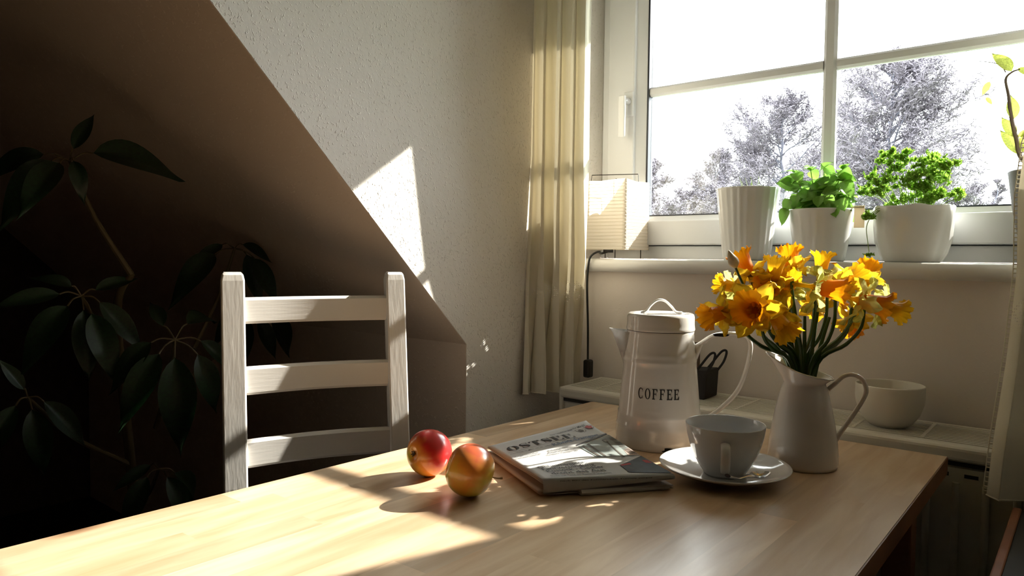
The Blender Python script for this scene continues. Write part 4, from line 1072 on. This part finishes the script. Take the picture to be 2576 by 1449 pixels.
# ------------------------------------------------------------------ newspaper
NL, NRr, TL, TR_ = V((-.594, .797, .7660)), V((-.467, .947, .7640)), V((-.790, .905, .7565)), V((-.706, 1.077, .7850))
news = root('newspaper', (-.64, .93, TZ), 'folded newspaper headed OSTSEE lying between the apples and the cup', 'newspaper')
def npz(u, v):
    z = .0032*math.sin(math.pi*u)*math.sin(math.pi*v)+.0025*math.sin(3.2*math.pi*v+2.0*u)*(u*.8+.15)*v
    z -= .006*math.sin(math.pi*v)*max(0, u-.55)*1.2
    return z
def npt(u, v, lift=0.0):
    p = NL.lerp(NRr, u).lerp(TL.lerp(TR_, u), v)
    return p+V((0, 0, npz(u, v)+lift))
def sheet(name, fr, m, ext=0, th=.0004, nu=22, nv=26):
    bm = bmesh.new(); g = []
    for j in range(nv+1):
        v = j/nv; row = []
        for i in range(nu+1):
            u = i/nu; p = npt(u, v)
            zb = TZ+.0016+.006*(1-u)*0
            p.z = zb+(p.z-zb)*fr
            p += (TL-NL).normalized()*ext*v*.4-(NRr-NL).normalized()*ext*(1-u)
            p.z += .0012*math.sin(6*v+fr*9)*(1-u)*(1-fr)*4*fr
            row.append(bm.verts.new(p))
        g.append(row)
    for a, b in zip(g, g[1:]):
        for q in range(nu): bm.faces.new((a[q], a[q+1], b[q+1], b[q]))
    bmesh.ops.recalc_face_normals(bm, faces=bm.faces)
    bmesh.ops.solidify(bm, geom=list(bm.faces), thickness=th)
    return obj(name, bm, m, news, smooth='all')
sheet('front_page', 1.0, 'news')
for fr, ex in ((.93, .001), (.87, -.001), (.80, .0015), (.74, 0), (.30, .006), (.24, .005), (.10, .004)): sheet('inner_sheet', fr, 'news_in', ext=ex)
# folded spine along the near edge
bm = bmesh.new(); g = []
nd = (NL-TL); nd.z = 0; nd.normalize()
for i in range(23):
    u = i/22; p = npt(u, 0); row = []
    zb = p.z-.0205*(1-.68*u)
    for k in range(9):
        a = k/8; z = p.z+(zb-p.z)*a; row.append(bm.verts.new(V((p.x, p.y, z))+nd*(.0030*math.sin(math.pi*a)**.6+.001*a)))
    g.append(row)
for a, b in zip(g, g[1:]):
    for q in range(8): bm.faces.new((a[q], a[q+1], b[q+1], b[q]))
bmesh.ops.solidify(bm, geom=list(bm.faces), thickness=.0006); obj('folded_spine', bm, 'news', news, smooth='all')
# lower folded section peeking out under the right half
bm = bmesh.new(); q0 = V((-.556, .838, 0)); q1 = V((-.474, .946, 0)); bk = (TL-NL); bk.z = 0; bk.normalize()
A = []
prs = [(-.001, .0012), (-.0028, .0050), (-.001, .0092), (.05, .0098), (.05, .0012)]
for u in (0, .5, 1):
    c = q0.lerp(q1, u); A.append([bm.verts.new(c+bk*a_+V((0, 0, TZ+z_*(1 if z_ < .002 else (1-.25*u))))) for a_, z_ in prs])
for a, b in zip(A, A[1:]):
    for q in range(5): bm.faces.new((a[q], a[(q+1) % 5], b[(q+1) % 5], b[q]))
bm.faces.new(A[0][::-1]); bm.faces.new(A[-1]); obj('lower_section', bm, 'news', news, smooth=True)
def patch(name, poly, m, lift=.0006, n=10):
    """flat printed area on the page; poly is a quad in (u,v)"""
    bm = bmesh.new(); g = []
    for j in range(n+1):
        row = []
        for i in range(n+1):
            a, b = i/n, j/n
            u = (poly[0][0]*(1-a)+poly[1][0]*a)*(1-b)+(poly[3][0]*(1-a)+poly[2][0]*a)*b
            v = (poly[0][1]*(1-a)+poly[1][1]*a)*(1-b)+(poly[3][1]*(1-a)+poly[2][1]*a)*b
            row.append(bm.verts.new(npt(u, v, lift)))
        g.append(row)
    for a, b in zip(g, g[1:]):
        for q in range(n): bm.faces.new((a[q], a[q+1], b[q+1], b[q]))
    return obj(name, bm, m, news, smooth='all')
W_, H_ = .198, .235
def lay(u0, v0, sx=1, lift=.0009, slant=0): return lambda x, y: npt(u0+x*sx/W_+y*slant/W_, v0+y/H_, lift)
obj('masthead_lettering', write('OSTSEE', .0247, lay(.078, .726, 1.0), .25, .06, .885, .05), 'ink', news)
def small(txt, u0, v0, h, m, sx=1.0, name='lettering', lift=.0009, rise=0):
    cu = bpy.data.curves.new('lettering_source', 'FONT'); cu.body = txt; cu.size = 1.0; cu.resolution_u = 2; cu.offset = .012
    tmp = bpy.data.objects.new('lettering_source', cu); COL.objects.link(tmp)
    bpy.context.view_layer.update(); me = bpy.data.meshes.new_from_object(tmp)
    bpy.data.objects.remove(tmp); bpy.data.curves.remove(cu)
    bm = bmesh.new(); bm.from_mesh(me); bpy.data.meshes.remove(me)
    for v in bm.verts: v.co = npt(u0+v.co.x*h*sx/W_, v0+v.co.y*h/H_+rise*v.co.x*h*sx/W_, lift)
    return obj(name, bm, m, news)
small('Die Unabhängige für Meckl', .54, .862, .0090, 'ink_grey', .80, rise=.17)
small('Ribnitz-Damgart', .425, .628, .0165, 'ink_blue', .88, 'edition_lettering', rise=.14)
small('Donnerstag, 19. März   Nr. 66   Seite 1,10', .05, .648, .0052, 'ink_grey', .9)
small('Ex-Moderator', .05, .560, .0075, 'ink_grey', .95); small('Interview Seite 20', .036, .522, .0070, 'ink_grey', .85)
small('Ribnitz:', .33, .545, .0080, 'ink_grey'); small('Anwohner', .31, .510, .0080, 'ink_grey', 1.1); small('fordern Tempo 30', .283, .472, .0075, 'ink_grey', .95)
small('Geheimpapier:', .085, .238, .0135, 'ink', .98, 'headline_lettering'); small('Fährverbindung', .095, .188, .0135, 'ink', .98, 'headline_lettering')
small('Rostock - Gedser', .105, .138, .0135, 'ink', .92, 'headline_lettering'); small('droht das Aus', .115, .086, .0140, 'ink', 1.05, 'headline_lettering')
small('Studie sagt Pleite der Reederei Scandlines', .086, .046, .0072, 'ink_grey', .76)
# line that wraps over the fold
def small_spine(txt, u0, h, z, m, u_sx=1.0):
    cu = bpy.data.curves.new('lettering_source', 'FONT'); cu.body = txt; cu.size = 1.0; cu.resolution_u = 2; cu.offset = .015
    tmp = bpy.data.objects.new('lettering_source', cu); COL.objects.link(tmp); bpy.context.view_layer.update(); me = bpy.data.meshes.new_from_object(tmp)
    bpy.data.objects.remove(tmp); bpy.data.curves.remove(cu); bm = bmesh.new(); bm.from_mesh(me); bpy.data.meshes.remove(me)
    for v in bm.verts:
        u = u0+v.co.x*h*u_sx/W_; p = npt(u, 0); zt = p.z-.0026+v.co.y*h*.25; a = (p.z-zt)/max(.001, p.z-TZ-.004); v.co = V((p.x, p.y, zt))+nd*.0046
    return obj('lettering', bm, m, news)
small_spine('nach Bau des Fehmarnbelt-Tunnels voraus', .12, .0085, 0, 'ink', .95)
# printed photograph
patch('printed_photo', [(.625, .33), (1.0, .33), (1.0, .70), (.60, .549)], 'photo_sky')
patch('printed_photo_figures', [(.69, .05), (1.0, .02), (1.0, .325), (.70, .17)], 'photo_dark', .0008)
patch('printed_photo_pale', [(.90, .34), (1.0, .33), (1.0, .46), (.93, .43)], 'photo_skin', .0009, 5)
patch('printed_red_dot', [(.935, .195), (.985, .19), (.985, .245), (.94, .245)], 'ink_red', .0011, 4)
patch('printed_red_stripe', [(.705, .155), (.80, .175), (.80, .20), (.71, .175)], 'ink_red', .0011, 4)
patch('printed_beam', [(.640, .34), (.665, .34), (.655, .555), (.630, .545)], 'photo_brown', .0010, 4)
patch('printed_beam', [(.690, .34), (.712, .34), (.715, .575), (.690, .565)], 'photo_brown', .0010, 4)
patch('printed_lamp_post', [(.832, .31), (.850, .31), (.892, .58), (.880, .58)], 'photo_brown', .0010, 6)
patch('printed_lamp_head', [(.870, .57), (.905, .575), (.905, .625), (.862, .61)], 'photo_brown', .0010, 4)
for k in range(5):
    patch('printed_rigging', [(.93+.002*k, .36+k*.06), (.995, .38+k*.055), (.995, .387+k*.055), (.93+.002*k, .367+k*.06)], 'photo_brown', .0011, 4)
for k in range(4):
    patch('printed_rigging', [(.93+.017*k, .35), (.935+.017*k, .35), (.955+.01*k, .64), (.951+.01*k, .64)], 'photo_brown', .0012, 4)
patch('printed_rule', [(.05, .690), (1.0, .720), (1.0, .724), (.05, .694)], 'ink_grey', .0008, 8)
patch('printed_caption_bar', [(.60, .56), (.995, .712), (.995, .730), (.60, .578)], 'ink', .0010, 6)
# the two coats of arms beside the masthead
def shield(u, v, s, m, seed, name):
    bm = bmesh.new(); n = 26; vs = []
    for i in range(n):
        a = 6.283*i/n; k = 1+.35*noise.noise(V((math.cos(a)*3, math.sin(a)*3, seed)))+.12*math.sin(a*5)
        vs.append(bm.verts.new(npt(u+s*k*math.cos(a)/W_, v+s*1.1*k*math.sin(a)/H_, .0012)))
    c = bm.verts.new(npt(u, v, .0012))
    for i in range(n): bm.faces.new((c, vs[i], vs[(i+1) % n]))
    obj(name, bm, m, news)
def shield_ring(u, v, s, name):
    pts = [(-1, 1), (1, 1), (1, -.1), (.6, -.8), (0, -1.15), (-.6, -.8), (-1, -.1), (-1, 1)]
    bm = bmesh.new()
    for q in strip([(x*s, y*s) for x, y in pts], [s*.12]*len(pts)): bm.faces.new([bm.verts.new(npt(u+a/W_, v+b/H_, .0011)) for a, b in q])
    obj(name, bm, 'photo_brown', news)
shield_ring(.835, .845, .0085, 'shield_outline'); shield_ring(.945, .885, .0085, 'shield_outline')
shield(.835, .850, .0052, 'photo_brown', 3, 'bull_crest'); shield(.945, .890, .0062, 'ink_red', 8, 'griffin_crest')

# ------------------------------------------------------------------ apples
def apple(c, r, axis, blush, m, label, stem=True, calyx=True):
    o = root('apple', (c[0], c[1], TZ), label, 'apple'); c = V(c)
    ax = V(axis).normalized(); x = V(blush)-ax*V(blush).dot(ax); x.normalize(); y = ax.cross(x)
    bm = bmesh.new(); n = 48; k = 36; rings = []
    for j in range(1, k):
        th_ = math.pi*j/k; s, cth = math.sin(th_), math.cos(th_)
        rad = r*(1.02-.02*cth); top_d = .24*math.exp(-(th_/.27)**2); bot_d = .20*math.exp(-((math.pi-th_)/.24)**2)
        z = r*.97*(cth-top_d+bot_d); rings.append([bm.verts.new((rad*s**.95*math.cos(a)*(1+.012*math.cos(5*a)*(1-cth)*.5), rad*s**.95*math.sin(a)*(1+.012*math.cos(5*a)*(1-cth)*.5), z)) for a in [2*math.pi*i/n for i in range(n)]])
    for a, b in zip(rings, rings[1:]):
        for i in range(n): bm.faces.new((a[i], b[i], b[(i+1) % n], a[(i+1) % n]))
    bm.faces.new(rings[0]); bm.faces.new(rings[-1][::-1])
    body = obj('skin', bm, m, o, smooth='all', local=True)
    M3 = Matrix((x, y, ax)).transposed().to_4x4(); M3.translation = c-o.location; body.matrix_local = M3
    if calyx:
        bm = bmesh.new()
        for i in range(5):
            a = 2*math.pi*i/5; d = V((math.cos(a), math.sin(a), -.8)); b = V((0, 0, -r*.80))
            tube(bm, [b, b+d*r*.06, b+d*r*.12+V((0, 0, -.001))], [.0022, .0016, .0004], 5)
        q = obj('calyx', bm, 'bark_stem', o, local=True); q.matrix_local = M3
    if stem:
        bm = bmesh.new(); tube(bm, smooth_path([V((0, 0, r*.60)), V((0, 0, r*.95)), V((.0015, .001, r*1.16)), V((.004, .002, r*1.30))], 4), [.0012, .0010, .0011, .0016], 7)
        q = obj('stem', bm, 'spathe', o, local=True); q.matrix_local = M3
    return o
MW['apple1'] = apple_mat('apple_skin_red', 3.1, (.62, .03, .03), .30)
MW['apple2'] = apple_mat('apple_skin_orange', 9.4, (.50, .10, .04), .46)
c1 = V((-.786, .763, TZ+.0358)); tv = (EYE-c1).normalized()
apple(c1, .0350, -(tv*.62-RIGHT*.72-DOWN*-.05), RIGHT*.6-DOWN*.7, 'apple1', 'red and yellow apple with its blossom end turned to the viewer, nearer the chair', stem=False)
c2_ = V((-.675, .735, TZ+.0371)); tv = (EYE-c2_).normalized()
apple(c2_, .0362, RIGHT*.93+DOWN*.30-tv*.10, -DOWN*.9+tv*.1, 'apple2', 'orange-green apple with a thin stalk, right of the red one beside the newspaper', calyx=False)

# ------------------------------------------------------------------ umbrella plant in the dark corner
plant = root('umbrella_plant', (-1.66, .70, 0), 'large dark umbrella plant with drooping leaves behind the chair', 'potted plant')
bm = bmesh.new(); rg = lathe(bm, [(.10, 0), (.105, .01), (.14, .24), (.155, .25), (.155, .28), (.14, .28), (.13, .25), (.10, .03)], (-1.66, .70, 0), 40); bm.faces.new(rg[-1]); obj('pot', bm, 'terracotta', plant, smooth=True)
bm = bmesh.new(); lathe(bm, [(.12, .22), (.132, .252)], (-1.66, .70, 0), 30); bmesh.ops.contextual_create(bm, geom=[v for v in bm.verts if v.co.z > .25]); obj('soil', bm, 'soil', plant)
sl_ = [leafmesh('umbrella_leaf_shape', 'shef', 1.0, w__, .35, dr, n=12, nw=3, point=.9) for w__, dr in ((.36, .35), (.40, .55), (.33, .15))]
rs = random.Random(17)
def px_on(px, py, x): return at(px, py, x/at(px, py, 1).x)
def cluster(px, py, X, leaves, stalk_to):
    c = px_on(px, py, X)
    path = smooth_path([stalk_to, stalk_to.lerp(c, .6)+V((0, 0, -.02)), c], 6)
    bm = bmesh.new(); tube(bm, path, [.006, .003], 7); obj('stalk', bm, 'shefstem', plant, smooth=True)
    for (bx, by, tx, ty, xo) in leaves:
        b = px_on(bx, by, X+xo*.3); e = px_on(tx, ty, X+xo)
        bm = bmesh.new(); tube(bm, smooth_path([c, c.lerp(b, .6)+V((0, 0, .006)), b], 4), .0016, 5); obj('leaf_stalk', bm, 'shefstem', plant, smooth=True)
        d = e-b; up = V((EYE-b)).normalized()*.8+V((0, 0, .6))
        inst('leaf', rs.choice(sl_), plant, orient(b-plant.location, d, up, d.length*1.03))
        bm = bmesh.new(); m_ = orient(b, d, up, d.length*1.03)
top_s = V((-1.60, .66, .62))
bm = bmesh.new(); tube(bm, smooth_path([V((-1.66, .70, .24)), V((-1.65, .69, .45)), top_s, V((-1.56, .62, .95)), px_on(330, 690, -1.5)], 6), [.014, .007], 9); obj('trunk', bm, 'shefstem', plant, smooth=True)
tipS = px_on(330, 690, -1.5)
cluster(175, 405, -1.52, [(185, 375, 235, 280, .0), (235, 385, 468, 388, .08), (185, 405, 215, 490, .05), (110, 388, -60, 410, -.02), (130, 405, -10, 520, .05), (150, 410, 50, 500, .1)], tipS)
cluster(590, 625, -1.62, [(560, 615, 475, 670, 0), (610, 615, 695, 655, .0), (620, 640, 660, 770, .05), (640, 650, 700, 760, .1), (540, 640, 430, 720, .05)], V((-1.60, .80, .86)))
cluster(440, 855, -1.392, [(440, 900, 457, 1142, .075), (497, 892, 560, 1040, .04), (400, 890, 290, 1060, .05), (380, 862, 260, 960, 0), (505, 858, 600, 930, .0), (470, 815, 560, 760, -.05), (410, 820, 380, 740, -.05)], V((-1.57, .70, .70)))
cluster(205, 745, -1.50, [(210, 780, 225, 960, .05), (170, 770, 40, 900, .05), (250, 760, 370, 880, .05), (150, 740, -20, 760, .0), (240, 730, 350, 690, 0), (180, 720, 100, 680, 0), (230, 790, 300, 950, .1)], V((-1.57, .62, .92)))
cluster(640, 780, -1.75, [(650, 800, 700, 905, .03), (680, 790, 760, 900, .0), (620, 800, 600, 930, .05), (600, 780, 530, 860, 0)], V((-1.58, .72, .76)))
cluster(70, 1000, -1.5, [(80, 1030, 120, 1200, .05), (40, 1020, -60, 1180, .05), (110, 1010, 230, 1120, .02), (60, 980, 0, 900, 0)], V((-1.60, .66, .62)))
cluster(400, 1180, -1.5, [(420, 1200, 500, 1330, .05), (370, 1200, 300, 1340, .05), (440, 1190, 540, 1260, .0), (380, 1170, 280, 1230, .0)], V((-1.62, .67, .52)))

# ------------------------------------------------------------------ side table at the lower right
bn = root('side_table', (.10, 1.10, 0), 'dark-topped side table with a red-brown wooden edge at the lower right, beside the radiator', 'side table')
bm = bmesh.new(); box(bm, (-.092, .72, .640), (-.080, 1.40, .682)); bevel(bm, .002); obj('side_rail', bm, 'bench', bn)
bm = bmesh.new(); box(bm, (-.080, .72, .650), (.34, 1.40, .679)); obj('table_top', bm, 'bench_dark', bn)
bm = bmesh.new(); box(bm, (-.070, .75, .45), (.33, 1.38, .650)); obj('cabinet_body', bm, 'bench_dark', bn)
for x, y in ((-.070, .75), (-.070, 1.345), (.295, .75), (.295, 1.345)):
    bm = bmesh.new(); box(bm, (x, y, 0), (x+.035, y+.035, .45)); obj('leg', bm, 'bench_dark', bn)
